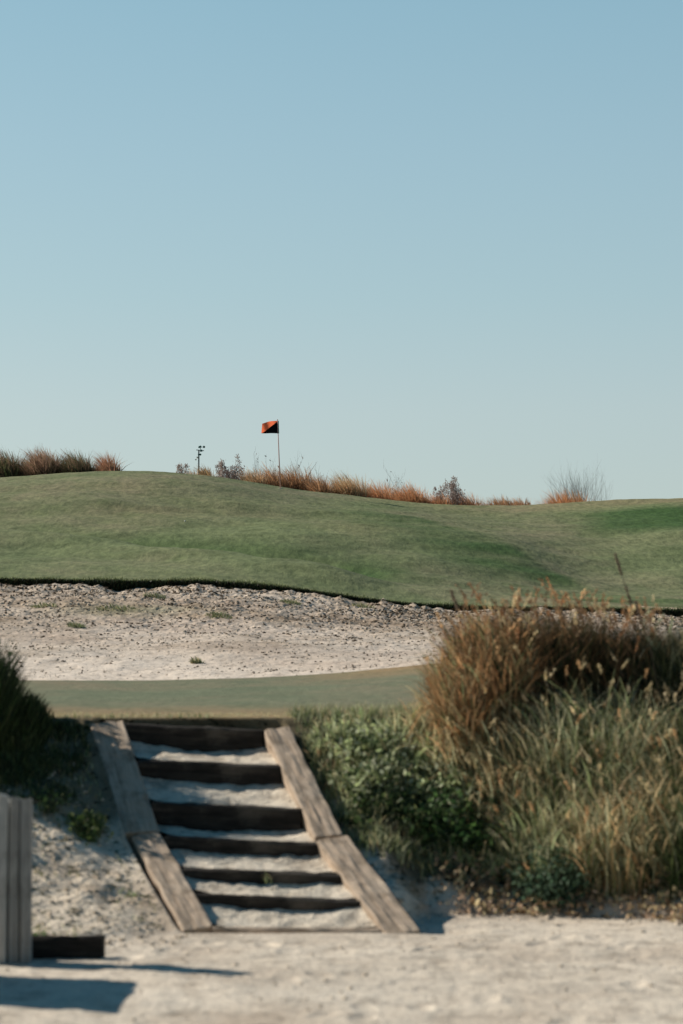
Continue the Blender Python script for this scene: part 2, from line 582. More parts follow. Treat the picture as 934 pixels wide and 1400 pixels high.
sheet('lawn', u_axis(.165, 260, 2.2, 40), lambda U, T: 17.45 + (LAWN_END(U) - 17.45) * T, 90,
      lambda U, X, Y, T: lawn_z(U, Y), M['lawn'], lawn_tint)


def bunker_tint(X, Y):
    u = X / Y; t = (Y - LAWN_END(u)) / (46 - LAWN_END(u))
    k = sstep(.3, .8, t + .6 * fbm(X * .5, Y * .5, 4)) * .75
    patch = np.exp(-((X + 3.6) / 1.1) ** 2 - ((Y - 40.2) / .9) ** 2) * .8
    k = np.clip(k * (.6 + 1.2 * np.clip(fbm(X * 2.5, Y * 2.5, 3) + .2, 0, 1)), 0, 1)[..., None]
    c = np.array([1., 1., 1.]) * (1 - k) + np.array([.58, .53, .47]) * k
    pk = np.clip(patch, 0, 1)[..., None]
    return c * (1 - pk) + np.array([.42, .48, .36]) * pk


sheet('bunker', u_axis(.16, 900, 2.2, 60), lambda U, T: LAWN_END(U) + (46.6 - LAWN_END(U)) * T, 420,
      lambda U, X, Y, T: bunker_z(U, Y), M['bunker'], bunker_tint, power=.8)


# hill, with a turf lip standing over the bunker
def hill_rows(U, T):
    X = U * 46.0
    l = lip_y(X)
    return l + (80 - l) * T


def hill_tint(X, Y):
    u = X / Y; px = u * FPX + 467
    base = np.ones(X.shape + (3,))
    # duller, browner crown of the mound; deeper green plus painted shade on the slopes and in the vale
    ys = np.interp(px, [300, 430, 567, 632, 717, 817, 934, 1300], [77, 74, 69.5, 66, 61.5, 56.5, 52.5, 48])
    d = Y - ys
    wob = fbm(X * .35, Y * .5, 4)
    face = sstep(420, 540, px) * sstep(-13, -5, d) * (1 - sstep(-1.5, .4, d)) * (.75 + wob)
    rslope = sstep(740, 860, px) * sstep(66, 69, Y) * (1 - sstep(73, 75, Y + .8 * wob)) * 1.1
    vale = .7 * np.exp(-((px - 290) / 190) ** 2 - ((Y - np.interp(px, [60, 330], [60.8, 57.3])) / 1.5) ** 2)
    front = 1.0 * np.exp(-((px - 490) / 80) ** 2 - ((Y - 54.5) / 2.0) ** 2)
    relief_shade = face * .85 + rslope + vale + front
    top = sstep(74, 76.5, Y + .8 * wob) * sstep(430, 560, px)
    dry = .9 * top + .7 * np.exp(-((px - 495) / 50) ** 2 - ((Y - 63.5) / 2.6) ** 2) \
        + .75 * np.exp(-((px - 230) / 230) ** 2 - ((Y - 67) / 4.0) ** 2) * (.7 + 1.5 * wob) \
        + .8 * np.exp(-((px - 800) / 120) ** 2 - ((Y - 48.8) / 1.6) ** 2)
    scrape = np.exp(-((px - 915) / 55) ** 2 - ((Y - 47.6 + .2 * wob) / .35) ** 2)
    h = np.clip(relief_shade, 0, 1)[..., None]; d = np.clip(dry, 0, 1)[..., None]
    c = base * (1 - h) + np.array([.34, .56, .37]) * h
    c = c * (1 - d) + c * np.array([1.24, 1.07, 1.10]) * d
    k = np.clip(scrape * 1.3, 0, 1)[..., None]
    return c * (1 - k) + np.array([2.9, 2.2, 3.0]) * k


def hz(U, X, Y, T):
    Xl = U * 46.0
    z = hill_z(X, Y)
    z = z + np.where(Y < 47.5, .03 * fbm(X * 3, Y * 3, 3), 0)
    return z + (.022 * fbm(X * .9, Y * 1.5, 3, .5) + .006 * fbm(X * 5, Y * 5, 2)) * sstep(46, 48, Y)


sheet('hill', u_axis(.16, 620, 2.2, 60), hill_rows, 330, hz, M['hill'], hill_tint, power=.9)
sheet('turf_edge', u_axis(.16, 620, 2.2, 60),
      lambda U, T: lip_y(U * 46.0) + .02 + .10 * T + .05 * fbm(U * 400, T * 3, 2), 6,
      lambda U, X, Y, T: hill_z(X, lip_y(U * 46.0)) + .02 - (.42 * T), M['lip'])
sheet('far_ground', u_axis(.2, 80, 2.6, 30), lambda U, T: 80 + 4920 * T ** 3, 120,
      lambda U, X, Y, T: hill_z(X, np.minimum(Y, 140)) - np.clip(Y - 140, 0, 400) * .004, M['hill'],
      lambda X, Y: np.ones(X.shape + (3,)))
# ground behind and beside the viewpoint
sheet('ground', np.linspace(-60, 60, 31), lambda U, T: -60 + 61 * T + U * 0, 12, lambda U, X, Y, T: U * 0 - .03, M['path'])
g = bpy.data.objects['ground']
me = g.data
co = np.zeros(len(me.vertices) * 3, dtype=np.float32); me.vertices.foreach_get('co', co); co = co.reshape(-1, 3)
uu = np.repeat(np.linspace(-60, 60, 31)[None, :], 12, 0).ravel(); co[:, 0] = uu; me.vertices.foreach_set('co', co.ravel()); me.update()


def ground_at(x, y):
    x = np.asarray(x, float); y = np.asarray(y, float)
    u = x / y
    zn = near_z(x, y)
    zl = lawn_z(u, y); zb = bunker_z(u, y); zh = hill_z(x, y)
    zn = np.reshape(zn, np.shape(x))
    r = np.where(y < 17.45, zn, np.where(y < LAWN_END(u), zl, np.where(y < lip_y(u * 46), zb, zh)))
    return r


# ------------------------------------------------------------------ blades and leaves
def blades(base, height, width, lean_dir, lean, tints, tip_tints, seg=4, yaw=None, twist=.6, bend_pow=1.8, rng=RNG, droop=None):
    """grass blades as tapered strips; every argument has one entry per blade"""
    n = len(base)
    t = np.linspace(0, 1, seg + 1)
    if yaw is None: yaw = rng.uniform(0, math.pi, n)
    ld = np.stack([np.cos(lean_dir), np.sin(lean_dir)], -1)
    V = np.zeros((n, seg + 1, 2, 3)); C = np.zeros((n, seg + 1, 2, 3))
    for i, tt in enumerate(t):
        off = (lean * height * tt ** bend_pow)[:, None] * ld
        zz = height * tt * np.sqrt(np.clip(1 - (lean * tt * .75) ** 2, .08, 1))
        if droop is not None: zz = zz - height * droop * tt ** 4
        w = width * (1 - tt ** 1.6) * .5 + width * .04
        a = yaw + twist * tt
        c = np.stack([base[:, 0] + off[:, 0], base[:, 1] + off[:, 1], base[:, 2] + zz], -1)
        d = np.stack([np.cos(a) * w, np.sin(a) * w, np.zeros(n)], -1)
        V[:, i, 0] = c - d; V[:, i, 1] = c + d
        k = tt ** 1.3
        C[:, i, 0] = C[:, i, 1] = tints * (1 - k) + tip_tints * k
    V = V.reshape(-1, 3); C = C.reshape(-1, 3)
    b = (np.arange(n) * (seg + 1) * 2)[:, None] + (np.arange(seg) * 2)[None, :]
    b = b.ravel()
    F = np.stack([b, b + 1, b + 3, b + 2], -1)
    return V, F, C


def tips_of(base, height, lean_dir, lean):
    ld = np.stack([np.cos(lean_dir), np.sin(lean_dir)], -1)
    off = (lean * height)[:, None] * ld
    zz = height * np.sqrt(np.clip(1 - (lean * .75) ** 2, .08, 1))
    return np.stack([base[:, 0] + off[:, 0], base[:, 1] + off[:, 1], base[:, 2] + zz], -1)


def flakes(centers, size, tints, rng=RNG, stretch=1.6, axis=None):
    """small leaf-shaped rhombs with random tilt"""
    n = len(centers)
    a = rng.normal(size=(n, 3))
    if axis is not None: a = a * .45 + axis
    a /= np.linalg.norm(a, axis=1)[:, None]
    b = rng.normal(size=(n, 3)); b -= a * (a * b).sum(1)[:, None]; b /= np.linalg.norm(b, axis=1)[:, None]
    s = np.asarray(size).reshape(-1, 1)
    V = np.stack([centers - a * s * stretch * .5, centers + b * s * .42 - a * s * .1, centers + a * s * stretch * .5, centers - b * s * .42 - a * s * .1], 1)
    C = np.repeat(tints[:, None, :], 4, 1)
    F = np.arange(n * 4).reshape(n, 4)
    return V.reshape(-1, 3), F, C.reshape(-1, 3)


def merge(parts):
    Vs, Fs, Cs = [], [], []; o = 0
    for v, f, c in parts:
        Vs.append(v); Fs.append(f + o); Cs.append(c); o += len(v)
    return np.concatenate(Vs), np.concatenate(Fs), np.concatenate(Cs)


def pick(pal, w, n, rng=RNG, jit=.25):
    pal = np.array(pal); w = np.array(w, float); w /= w.sum()
    c = pal[rng.choice(len(pal), n, p=w)]
    return c * rng.uniform(1 - jit, 1 + jit, (n, 1))


ORANGE = (.50, .32, .17); RUST = (.24, .155, .09); STRAW = (.52, .43, .26); OLIVE = (.13, .15, .065)
GREEN = (.06, .10, .035); DARK = (.028, .045, .020); SAGE = (.34, .36, .24); PALEG = (.36, .42, .21); TEALG = (.06, .105, .065)


def recenter(root_loc, V):
    return V - np.array(root_loc, float)[None, :]


def grass_thing(name, label, cat, group, cx, cy, rx, ry, n, h, width, pal, w, tip_pal, tip_w, lean=(.1, .5),
                wind=math.pi, wind_k=.6, plumes=0, plume_pal=None, plume_len=.14, plume_px=.012, core=.6, hfun=None, seg=4, mat=None, seed=0, fan=.5, bend=1.8, hmin=.55, droop=0):
    rng = np.random.default_rng(seed + 100)
    r = np.sqrt(rng.random(n)); a = rng.uniform(0, 2 * math.pi, n)
    x = cx + rx * r * np.cos(a); y = cy + ry * r * np.sin(a)
    z = ground_at(x, y) - .02
    hh = h * rng.uniform(hmin, 1.08, n) * (1 - (1 - core) * r ** 2)
    if hfun is not None: hh = hh * hfun(x, y)
    out = np.arctan2((y - cy) / ry, (x - cx) / rx)
    vx = np.cos(out) * r * fan + math.cos(wind) * wind_k + rng.normal(0, .35, n)
    vy = np.sin(out) * r * fan + math.sin(wind) * wind_k + rng.normal(0, .35, n)
    ld = np.arctan2(vy, vx)
    ln = rng.uniform(lean[0], lean[1], n)
    base = np.stack([x, y, z], -1)
    t0 = pick(pal, w, n, rng); t1 = pick(tip_pal, tip_w, n, rng)
    parts = [blades(base, hh, width * rng.choice([.6, .8, 1.0, 1.3, 2.0], n, p=[.25, .25, .25, .15, .10]), ld, ln, t0, t1, seg, rng=rng, bend_pow=bend, droop=rng.uniform(0, 1, n) ** 2 * droop if droop else None)]
    zc = float(ground_at(cx, cy))
    root = empty(name, (cx, cy, zc))
    tag(root, label, cat, group)
    V, F, C = merge(parts)
    mesh_obj('blades', recenter((cx, cy, zc), V), F, mat or M['blade'], root, False, C)
    if plumes:
        idx = rng.choice(n, plumes, replace=False)
        big = idx[np.argsort(-hh[idx])]
        hb = hh[big] * 1.08 + .05
        # stalk and feathery head
        tint = pick([(.22, .17, .09)], [1], plumes, rng)
        st = blades(base[big], hb, np.full(plumes, width * .45), ld[big], ln[big] * .7, tint, tint, 4, rng=rng)
        tp = tips_of(base[big], hb, ld[big], ln[big] * .7)
        k = 22
        ax = np.stack([np.cos(ld[big]) * .55, np.sin(ld[big]) * .55, np.full(plumes, .75)], -1)
        ax = np.repeat(ax, k, 0)
        tt = rng.uniform(-.9, .35, plumes * k)
        c = np.repeat(tp, k, 0) + ax * (tt * plume_len)[:, None] + rng.normal(0, plume_px * .8, (plumes * k, 3)) * (1 - np.abs(tt))[:, None]
        pc = pick(plume_pal or [ORANGE, RUST, STRAW], [1.0] * len(plume_pal or [0, 0, 0]), plumes, rng)
        pc = np.repeat(pc, k, 0) * rng.uniform(.7, 1.3, (plumes * k, 1))
        fl = flakes(c, plume_px * rng.uniform(.8, 1.6, plumes * k), pc, rng, 2.6, ax)
        V, F, C = merge([st, fl])
        mesh_obj('seed_heads', recenter((cx, cy, zc), V), F, M['blade'], root, False, C)
    return root


def shrub_thing(name, label, cat, group, cx, cy, rx, ry, h, n, leaf, pal, w, seed=0, stems=14):
    rng = np.random.default_rng(seed + 500)
    zc = float(ground_at(cx, cy))
    root = empty(name, (cx, cy, zc)); tag(root, label, cat, group)
    mb = MB(); cs = []
    for i in range(stems):
        a = rng.uniform(0, 2 * math.pi); r = math.sqrt(rng.random())
        ex, ey = rx * r * math.cos(a), ry * r * math.sin(a)
        ez = h * rng.uniform(.55, 1.0) * (1 - .45 * r * r)
        g0 = float(ground_at(cx + ex * .35, cy + ey * .35)) - zc - .03
        p = [(ex * .35, ey * .35, g0), (ex * .6, ey * .6, g0 + ez * .5), (ex, ey, g0 + ez)]
        mb.tube(p, [.006 + .004 * h, .004, .002], 4)
        m = n // stems
        t = rng.uniform(.15, 1.05, m)
        c = np.stack([np.interp(t, [0, .5, 1], [q[k] for q in p]) for k in range(3)], -1)
        c += rng.normal(0, .13 * h + leaf, (m, 3)) * np.array([1, 1, .6])
        cs.append(c)
    mb.build('stems', M['bark'], root)
    c = np.concatenate(cs)
    t = pick(pal, w, len(c), rng, .35)
    V, F, C = flakes(c, leaf * rng.uniform(.6, 1.4, len(c)), t, rng, 1.7)
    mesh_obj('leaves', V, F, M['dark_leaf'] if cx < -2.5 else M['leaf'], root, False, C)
    return root


def bare_shrub(name, label, cat, group, cx, cy, h, spread, seed=0, fuzz=0, pal=None, n_main=9, thick=.011):
    rng = random.Random(seed); nr = np.random.default_rng(seed)
    zc = float(ground_at(cx, cy))
    root = empty(name, (cx, cy, zc)); tag(root, label, cat, group)
    mb = MB(); ends = []
    def grow(p, d, L, r, lvl):
        pts = [p]; q = p
        for i in range(4):
            d = (d + Vector((rng.gauss(0, .10), rng.gauss(0, .10), .06))).normalized()
            q = q + d * L / 4; pts.append(q)
            if lvl < 2 and i >= 1:
                for _ in range(2 if lvl == 0 else 1):
                    nd = (d + Vector((rng.gauss(0, .38), rng.gauss(0, .38), rng.uniform(0, .3)))).normalized()
                    grow(q, nd, L * rng.uniform(.35, .55), r * .6, lvl + 1)
            if lvl >= 1: ends.append(tuple(q))
        mb.tube(pts, [r, r * .8, r * .6, r * .45, r * .3], 3)
    for i in range(n_main):
        a = rng.uniform(0, 2 * math.pi); s = rng.uniform(0, 1)
        d = Vector((math.cos(a) * s * spread / h - .06, math.sin(a) * s * spread / h, 1)).normalized()
        grow(Vector((math.cos(a) * s * spread * .3, math.sin(a) * s * spread * .3, -.05)), d, h * rng.uniform(.65, 1), thick, 0)
    mb.build('branches', M['bark'], root)
    if fuzz:
        e = np.array(ends); e = e[nr.integers(0, len(e), fuzz)] + nr.normal(0, .05, (fuzz, 3))
        V, F, C = flakes(e, nr.uniform(.025, .06, fuzz), pick(pal, [1] * len(pal), fuzz, nr, .3), nr, 2.0, np.array([-.3, 0, .9]))
        mesh_obj('foliage', V, F, M['leaf'], root, False, C)
    return root


# ------------------------------------------------------------------ timber steps
def timber(name, parent, a, b, width, thick, mat, side=None, seed=0, nseg=26, origin=None, worn=.007, label=None):
    """weathered sleeper from a to b (centre of its TOP face), flat face up"""
    a = Vector(a); b = Vector(b); L = (b - a).length
    x = (b - a).normalized()
    y = Vector(side).normalized() if side is not None else Vector((0, 0, 1)).cross(x).normalized()
    z = x.cross(y).normalized()
    if z.z < 0: z = -z; y = -y
    y = z.cross(x).normalized()
    bev = .012
    hw, ht = width / 2, thick
    prof = []
    nt_ = 7
    for i in range(nt_):
        prof.append((-hw + bev + (width - 2 * bev) * i / (nt_ - 1), 0))
    for i in range(1, 5): prof.append((hw, -bev - (ht - 2 * bev) * (i - 1) / 3))
    for i in range(4): prof.append((hw - bev - (width - 2 * bev) * i / 3, -ht))
    for i in range(4): prof.append((-hw, -ht + bev + (ht - 2 * bev) * i / 3))
    k = len(prof)
    V = []; F = []
    ts = [0, .006] + [i / nseg for i in range(1, nseg)] + [.994, 1]
    for j, t in enumerate(ts):
        e = .97 if j in (0, len(ts) - 1) else 1.0
        for (py_, pz_) in prof:
            nx = float(vnoise(t * L * 7 + seed * 3.1, py_ * 22 + seed)) * worn * 2
            nz = float(vnoise(t * L * 5 + seed * 1.7 + 40, py_ * 30 + pz_ * 10 + seed)) * worn * 2
            nb = float(vnoise(t * L * 22 + seed, py_ * 60 + 9)) * worn
            cy = -ht / 2
            V.append(Vector((t * L, py_ * e + nx, cy + (pz_ - cy) * e + nz + nb)))
    for j in range(len(ts) - 1):
        for i in range(k):
            i2 = (i + 1) % k
            F.append((j * k + i, (j + 1) * k + i, (j + 1) * k + i2, j * k + i2))
    F.append(tuple(range(k))); F.append(tuple((len(ts) - 1) * k + i for i in range(k))[::-1])
    o = mesh_obj(name, V, F, mat, parent, False)
    from mathutils import Matrix
    mtx = Matrix((x, y, z)).transposed().to_4x4(); mtx.translation = a
    if parent is not None:
        mtx.translation = a - parent.location
    o.matrix_local = mtx
    if label: o['label'] = label
    return o


def cast(pxy, Y):
    return P(pxy[0], pxy[1], Y)


stair = empty('timber_steps', (-.24, 14.4, 0))
tag(stair, 'flight of dark timber risers and sand treads between pale stringers, climbing the bank', 'steps')
# inner and outer corners of the stringers (measured), with depth
RI = [cast((523, 1273), 14.34), cast((431, 1142), 15.72), cast((360, 995), 17.2)]
RO = [cast((581, 1277), 14.31), cast((470, 1142), 15.70), cast((396, 995), 17.2)]
RI2 = cast((434, 1145), 15.66); RO2 = cast((476, 1145), 15.64)
LI = [cast((292, 1270), 14.42), cast((221, 1140), 15.78), cast((170, 989), 17.28)]
LO = [cast((251, 1268), 14.45), cast((177, 1140), 15.80), cast((121, 985), 17.3)]
LI2 = cast((216, 1137), 15.83); LO2 = cast((168, 1138), 15.85)


def stringer(i0, o0, i1, o1, seed):
    a = (i0 + o0) / 2; b = (i1 + o1) / 2
    w = ((i0 - o0).length + (i1 - o1).length) / 2
    s = (i0 - o0 + i1 - o1)
    x = (b - a).normalized(); s = s - x * s.dot(x)
    return timber('stringer', stair, a, b, s.length / 2 * 1.05, .15, M['wood'], s, seed)


stringer(RI[0], RO[0], RI2, RO2, 1)
stringer(RI[1], RO[1], RI[2], RO[2], 2)
stringer(LI[0], LO[0], LI[1], LO[1], 3)
stringer(LI2, LO2, LI[2], LO[2], 4)


def on_line(pts, py):
    """point on the broken line whose height in the photograph is py"""
    for a, b in zip(pts[:-1], pts[1:]):
        ya, yb = py_of(a), py_of(b)
        if min(ya, yb) - .5 <= py <= max(ya, yb) + .5:
            lo, hi = 0.0, 1.0
            for _ in range(30):
                m = (lo + hi) / 2
                if (py_of(a.lerp(b, m)) - py) * (ya - py) > 0: lo = m
                else: hi = m
            return a.lerp(b, lo)
    return pts[-1].copy() if abs(py_of(pts[-1]) - py) < abs(py_of(pts[0]) - py) else pts[0].copy()


RIS = [  # top left y, top right y, bottom y left, bottom y right
    (1268.5, 1270.5, 1271, 1273), (1222, 1232, 1237, 1245), (1187, 1196, 1203, 1211), (1143, 1154, 1163, 1172),
    (1096, 1106, 1130, 1139), (1038, 1047, 1063, 1075), (990, 998, 1014, 1026)]
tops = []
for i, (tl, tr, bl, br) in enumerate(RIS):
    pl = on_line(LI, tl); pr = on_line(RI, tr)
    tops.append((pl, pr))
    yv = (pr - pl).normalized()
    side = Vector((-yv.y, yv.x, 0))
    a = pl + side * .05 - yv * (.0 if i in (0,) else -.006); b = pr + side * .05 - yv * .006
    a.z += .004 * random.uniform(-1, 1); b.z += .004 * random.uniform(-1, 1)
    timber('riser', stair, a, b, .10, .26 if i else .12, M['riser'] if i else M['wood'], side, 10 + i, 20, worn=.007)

# treads: sand packed behind each riser
for i in range(6):
    pl, pr = tops[i]; ql, qr = tops[i + 1]
    (tl, tr, bl, br) = RIS[i + 1]
    zl1 = zat(bl - 2, ql.y); zr1 = zat(br - 2, qr.y)
    nx, ny = 44, 20
    V = []
    for j in range(ny + 1):
        t = j / ny
        for k in range(nx + 1):
            s = k / nx
            fl = pl.lerp(pr, s); bk = ql.lerp(qr, s)
            x = fl.x + (bk.x - fl.x) * t; y = fl.y + .095 + (bk.y - fl.y - .085) * t
            zf = fl.z - .006; zb = zl1 + (zr1 - zl1) * s
            sag = -.030 * math.sin(math.pi * s) ** 1.5 * (1.3 if i == 5 else .5)
            edge = .016 * (abs(2 * s - 1) ** 6)
            z = zf + (zb + sag - zf) * t ** 1.4 + edge
            z += .016 * float(fbm(x * 7 + i * 9, y * 7, 4, .6)) + .010 * float(fbm(x * 25, y * 25, 2)) * (1 if t > .1 else .3)
            V.append((x - stair.location.x, y - stair.location.y, z))
    F = [(a, a + 1, a + nx + 2, a + nx + 1) for j in range(ny) for a in range(j * (nx + 1), j * (nx + 1) + nx)]
    mesh_obj('tread', V, F, M['tread'], stair, True)

# ------------------------------------------------------------------ post, log and panel at the left
pr_ = empty('wooden_post', (-1.82, 13.0, 0))
tag(pr_, 'weathered grey post of upright boards at the left edge of the sand path', 'post')


def board(name, parent, cx, cy, w, d, h, mat, seed, z0=-.12):
    o = timber(name, parent, parent.location + Vector((cx, cy + d / 2, z0)), parent.location + Vector((cx, cy + d / 2, h)), w, d, mat,
               Vector((1, 0, 0)), seed, 14, worn=.003)
    return o


# boards stand upright: top face of the sleeper shape turned to the viewer
def upright(name, parent, x0, x1, yf, depth, h, mat, seed):
    a = parent.location + Vector(((x0 + x1) / 2, yf, -.15)); b = parent.location + Vector(((x0 + x1) / 2, yf, h))
    L = (b - a).length
    mb = MB()
    nz = 16; bev = .006
    w = (x1 - x0) / 2
    prof = [(-w + bev, 0), (0, .0), (w - bev, 0), (w, bev), (w, depth - bev), (w - bev, depth), (-w + bev, depth), (-w, depth - bev), (-w, bev)]
    V = []; F = []; k = len(prof)
    for j in range(nz + 1):
        t = j / nz
        for (qx, qy) in prof:
            V.append((t * L + (.006 * math.sin(qx * 60 + seed) if j == nz else 0), qx + .003 * math.sin(t * 5 + seed), qy + .003 * math.cos(t * 4 + seed * 2)))
    for j in range(nz):
        for i in range(k):
            i2 = (i + 1) % k
            F.append((j * k + i, j * k + i2, (j + 1) * k + i2, (j + 1) * k + i))
    F.append(tuple(range(k))[::-1]); F.append(tuple(nz * k + i for i in range(k)))
    o = mesh_obj(name, V, F, mat, parent)
    from mathutils import Matrix
    m = Matrix(((0, 1, 0), (0, 0, 1), (1, 0, 0))).to_4x4()
    m.translation = a - parent.location
    o.matrix_local = m
    return o


upright('board', pr_, -.155, -.088, .0, .035, .862, M['post'], 1)
upright('board', pr_, -.080, -.014, .004, .035, .868, M['post'], 5)
upright('board', pr_, .042, .098, .0, .035, .866, M['post'], 2)
upright('board', pr_, .106, .165, -.006, .035, .858, M['post'], 7)
upright('batten', pr_, -.012, .036, -.045, .045, .885, M['post_b'], 3)
upright('core', pr_, -.14, .15, .037, .10, .85, M['post'], 4)

pn = empty('slatted_panel', (-2.31, 12.3, 0))
tag(pn, 'grey board panel standing just beyond the left edge, nearer than the grey post', 'panel')
for k in range(5):
    mb = MB(); mb.box((0, -.42 + k * .21, .44), .03, .195, .92); mb.build('board', M['post'], pn)
mb = MB(); mb.box((-.045, 0, .72), .05, 1.04, .07); mb.build('rail', M['post_b'], pn)
mb = MB(); mb.box((-.045, 0, .22), .05, 1.04, .07); mb.build('rail', M['post_b'], pn)

lg = timber('sleeper_log', None, (-1.95, 13.2, .108), (-1.285, 13.2, .112), .13, .16, M['log'], Vector((0, 1, 0)), 31, 18, worn=.008)
tag(lg, 'short dark sleeper lying on the sand beside the grey post', 'timber')

# ------------------------------------------------------------------ flag
fx, fy = P(383.5, 664, 77).x, 77.0
fz = float(ground_at(fx, fy))
flag = empty('golf_flag', (fx, fy, fz)); tag(flag, 'golf flagstick with orange and black flag flying left on the green hilltop', 'golf flag')
ptop = P(379.5, 574, 77) - Vector((fx, fy, fz))
mb = MB(); mb.tube([(0, 0, -.1), tuple(ptop * .5), tuple(ptop)], [.018, .016, .013], 8); mb.ball(ptop, .019)
mb.build('pole', M['pole'], flag, True)
mb = MB(); mb.tube([(0, 0, -.05), (0, 0, .012)], .054, 12); mb.build('cup', M['white'], flag)


def flag_cloth():
    tl = P(380.2, 575.3, 77); bl = P(380.8, 592.5, 77)
    fr = P(358.5, 578.2, 77); fb = P(357.4, 592.4, 77)
    nx, ny = 22, 14
    def pt(s, t):
        up = tl.lerp(fr, s); lo = bl.lerp(fb, s)
        p = up.lerp(lo, t)
        p.z += .012 * math.sin(s * 4.2) * (1 - t) * 1.5
        p.y += .05 * math.sin(s * 8 + t * 1.8) * (.25 + s)
        return p - Vector((fx, fy, fz))
    return pt


pt = flag_cloth()
# orange upper-left triangle and black lower-right triangle, split along the diagonal
def tri_panel(name, fn, mat):
    n = 16; V = []; F = []; ix = {}
    for i in range(n + 1):
        for j in range(n + 1 - i):
            ix[i, j] = len(V); V.append(fn(i / n, j / n))
    for i in range(n):
        for j in range(n - i):
            F.append((ix[i, j], ix[i + 1, j], ix[i, j + 1]))
            if j < n - i - 1: F.append((ix[i + 1, j], ix[i + 1, j + 1], ix[i, j + 1]))
    return mesh_obj(name, V, F, mat, flag, True)


tri_panel('orange_cloth', lambda a, b: pt(1 - a, b), M['flag_red'])
tri_panel('black_cloth', lambda a, b: pt(a, 1 - b), M['flag_black'])
bpy.data.objects['orange_cloth']['label'] = 'orange half of the flag'
bpy.data.objects['black_cloth']['label'] = 'black half of the flag'
mb = MB(); d0 = pt(0, 0) + Vector((.012, -.004, 0)); d1 = pt(0, 1) + Vector((.012, -.004, 0)); mb.tube([tuple(d0), tuple(d1)], .011, 8)
mb.build('sleeve', M['hem'], flag)

# golf ball-sized marker on the slope
bx = P(253, 712, 63.2)
bz = float(ground_at(bx.x, 63.2))
mb = MB(); mb.ball((0, 0, .015), .024, 14, 10)
ball = mb.build('golf_ball', M['white'], None, True); ball.location = (bx.x, 63.2, bz + .02)
tag(ball, 'tiny white ball lying on the grassy hillside', 'golf ball')

# ------------------------------------------------------------------ weather mast
wy = 84.0
wp = P(271.8, 645, wy); wz = float(ground_at(wp.x, wy))
ws = empty('weather_mast', (wp.x, wy, wz)); tag(ws, 'thin weather mast with cup anemometer and white sensors on the skyline', 'weather mast')
S = wy / FPX
top = P(271.8, 615.5, wy).z - wz
mb = MB(); mb.tube([(0, 0, -.1), (0, 0, top)], [.03, .024], 8); mb.build('mast', M['steel'], ws)
mb = MB(); mb.tube([(-3.4 * S, 0, top + .01), (7 * S, 0, top - .02)], .014, 6); mb.build('crossbar', M['steel'], ws)
mb = MB(); mb.tube([(3.2 * S, 0, top - .05), (3.2 * S, 0, top + .02)], [.045, .035], 10)
mb.tube([(2.2 * S, 0, top), (2.2 * S, 0, top + 4 * S)], .010, 6)
mb.build('anemometer', M['teal'], ws)
hubz = top + 4.2 * S; hx = 3.3 * S
cups = MB(); cups.tube([(2.2 * S, 0, top + 3 * S), (hx, 0, hubz)], .012, 6)
an = cups.build('rotor', M['teal'], ws)
for a in (15, 135, 255):
    c = Vector((hx + math.cos(R(a)) * 3.9 * S, math.sin(R(a)) * 3.9 * S, hubz + .01))
    q = MB(); q.tube([(hx, 0, hubz), tuple(c)], .008, 5); q.ball(c, .042, 10, 5, True, Vector((-math.sin(R(a)), math.cos(R(a)), 0)))
    q.build('cup', M['teal'], an)
mb = MB(); mb.ball((2.2 * S, 0, top - 6 * S), .036, 10, 8); mb.tube([(0, 0, top - 6 * S), (2.2 * S, 0, top - 6 * S)], .01, 5); mb.tube([(0, 0, top - 7 * S), (0, 0, top - 5 * S)], .034, 8); mb.build('sensor', M['teal'], ws)
mb = MB(); mb.box((-1.7 * S, 0, top - 10 * S), 2.4 * S, .06, 2 * S); mb.box((-4 * S, 0, top - 13 * S), .05, .05, .04)
mb.tube([(-4 * S, 0, top - 13 * S), (-1.7 * S, 0, top - 10.4 * S), (0, 0, top - 10 * S)], .008, 5); mb.build('radiation_shield', M['white'], ws)

# ------------------------------------------------------------------ skyline reeds
def far_reeds(px, y, half_px, h, n, label, group, seed, pal, w, plume_pal, plumes=90, core=.75, name='reed_clump', ry=1.2):
    X = (px - 467) / FPX * y
    return grass_thing(name, label, 'reeds', group, X, y, half_px / FPX * y, ry, int(n * 1.9), h, .034, pal, w,
                       plume_pal, [1] * len(plume_pal), lean=(.06, .55), wind=math.pi, wind_k=.5, plumes=0, plume_pal=plume_pal,
                       plume_len=.20, plume_px=.022, core=core, seg=5, seed=seed, fan=.18, bend=3.0, hmin=.7, droop=.6)


def sky_h(px, toppy, y):
    X = (px - 467) / FPX * y
    return zat(toppy, y) - float(ground_at(X, y))


GL = 'reed clumps on the left skyline'; GM = 'reed clumps on the skyline behind the flag'
DK = [DARK, (.02, .02, .015), (.10, .07, .05), OLIVE]
for (px, hp, tp, lab, pal_i, s, n) in [
    (8, 24, 616, 'dark reed clump at the far left of the skyline, cut off by the frame', 0, 1, 1700),
    (62, 23, 614, 'widest reddish brown reed clump on the left skyline, second from the left', 1, 2, 1900),
    (108, 20, 618, 'dark olive reed clump on the left skyline, third from the left', 0, 3, 1500),
    (151, 15, 620, 'small orange pointed reed clump ending the left skyline row', 2, 4, 1100)]:
    y = 84.0
    pp = [[(.14, .11, .07), (.30, .19, .13), OLIVE], [(.34, .21, .15), (.45, .28, .20), (.2, .15, .09)], [(.55, .28, .18), (.42, .22, .14), (.3, .2, .12)]][pal_i]
    far_reeds(px, y, hp * 1.24, sky_h(px, tp, y) * 1.10, int(n * 1.5), lab, GL, s, DK if pal_i == 0 else [(.12, .07, .05), (.03, .03, .02), DARK], [3, 2, 1, 1] if pal_i == 0 else [1, 1.4, 1], pp, core=.4 if pal_i == 2 else .6)
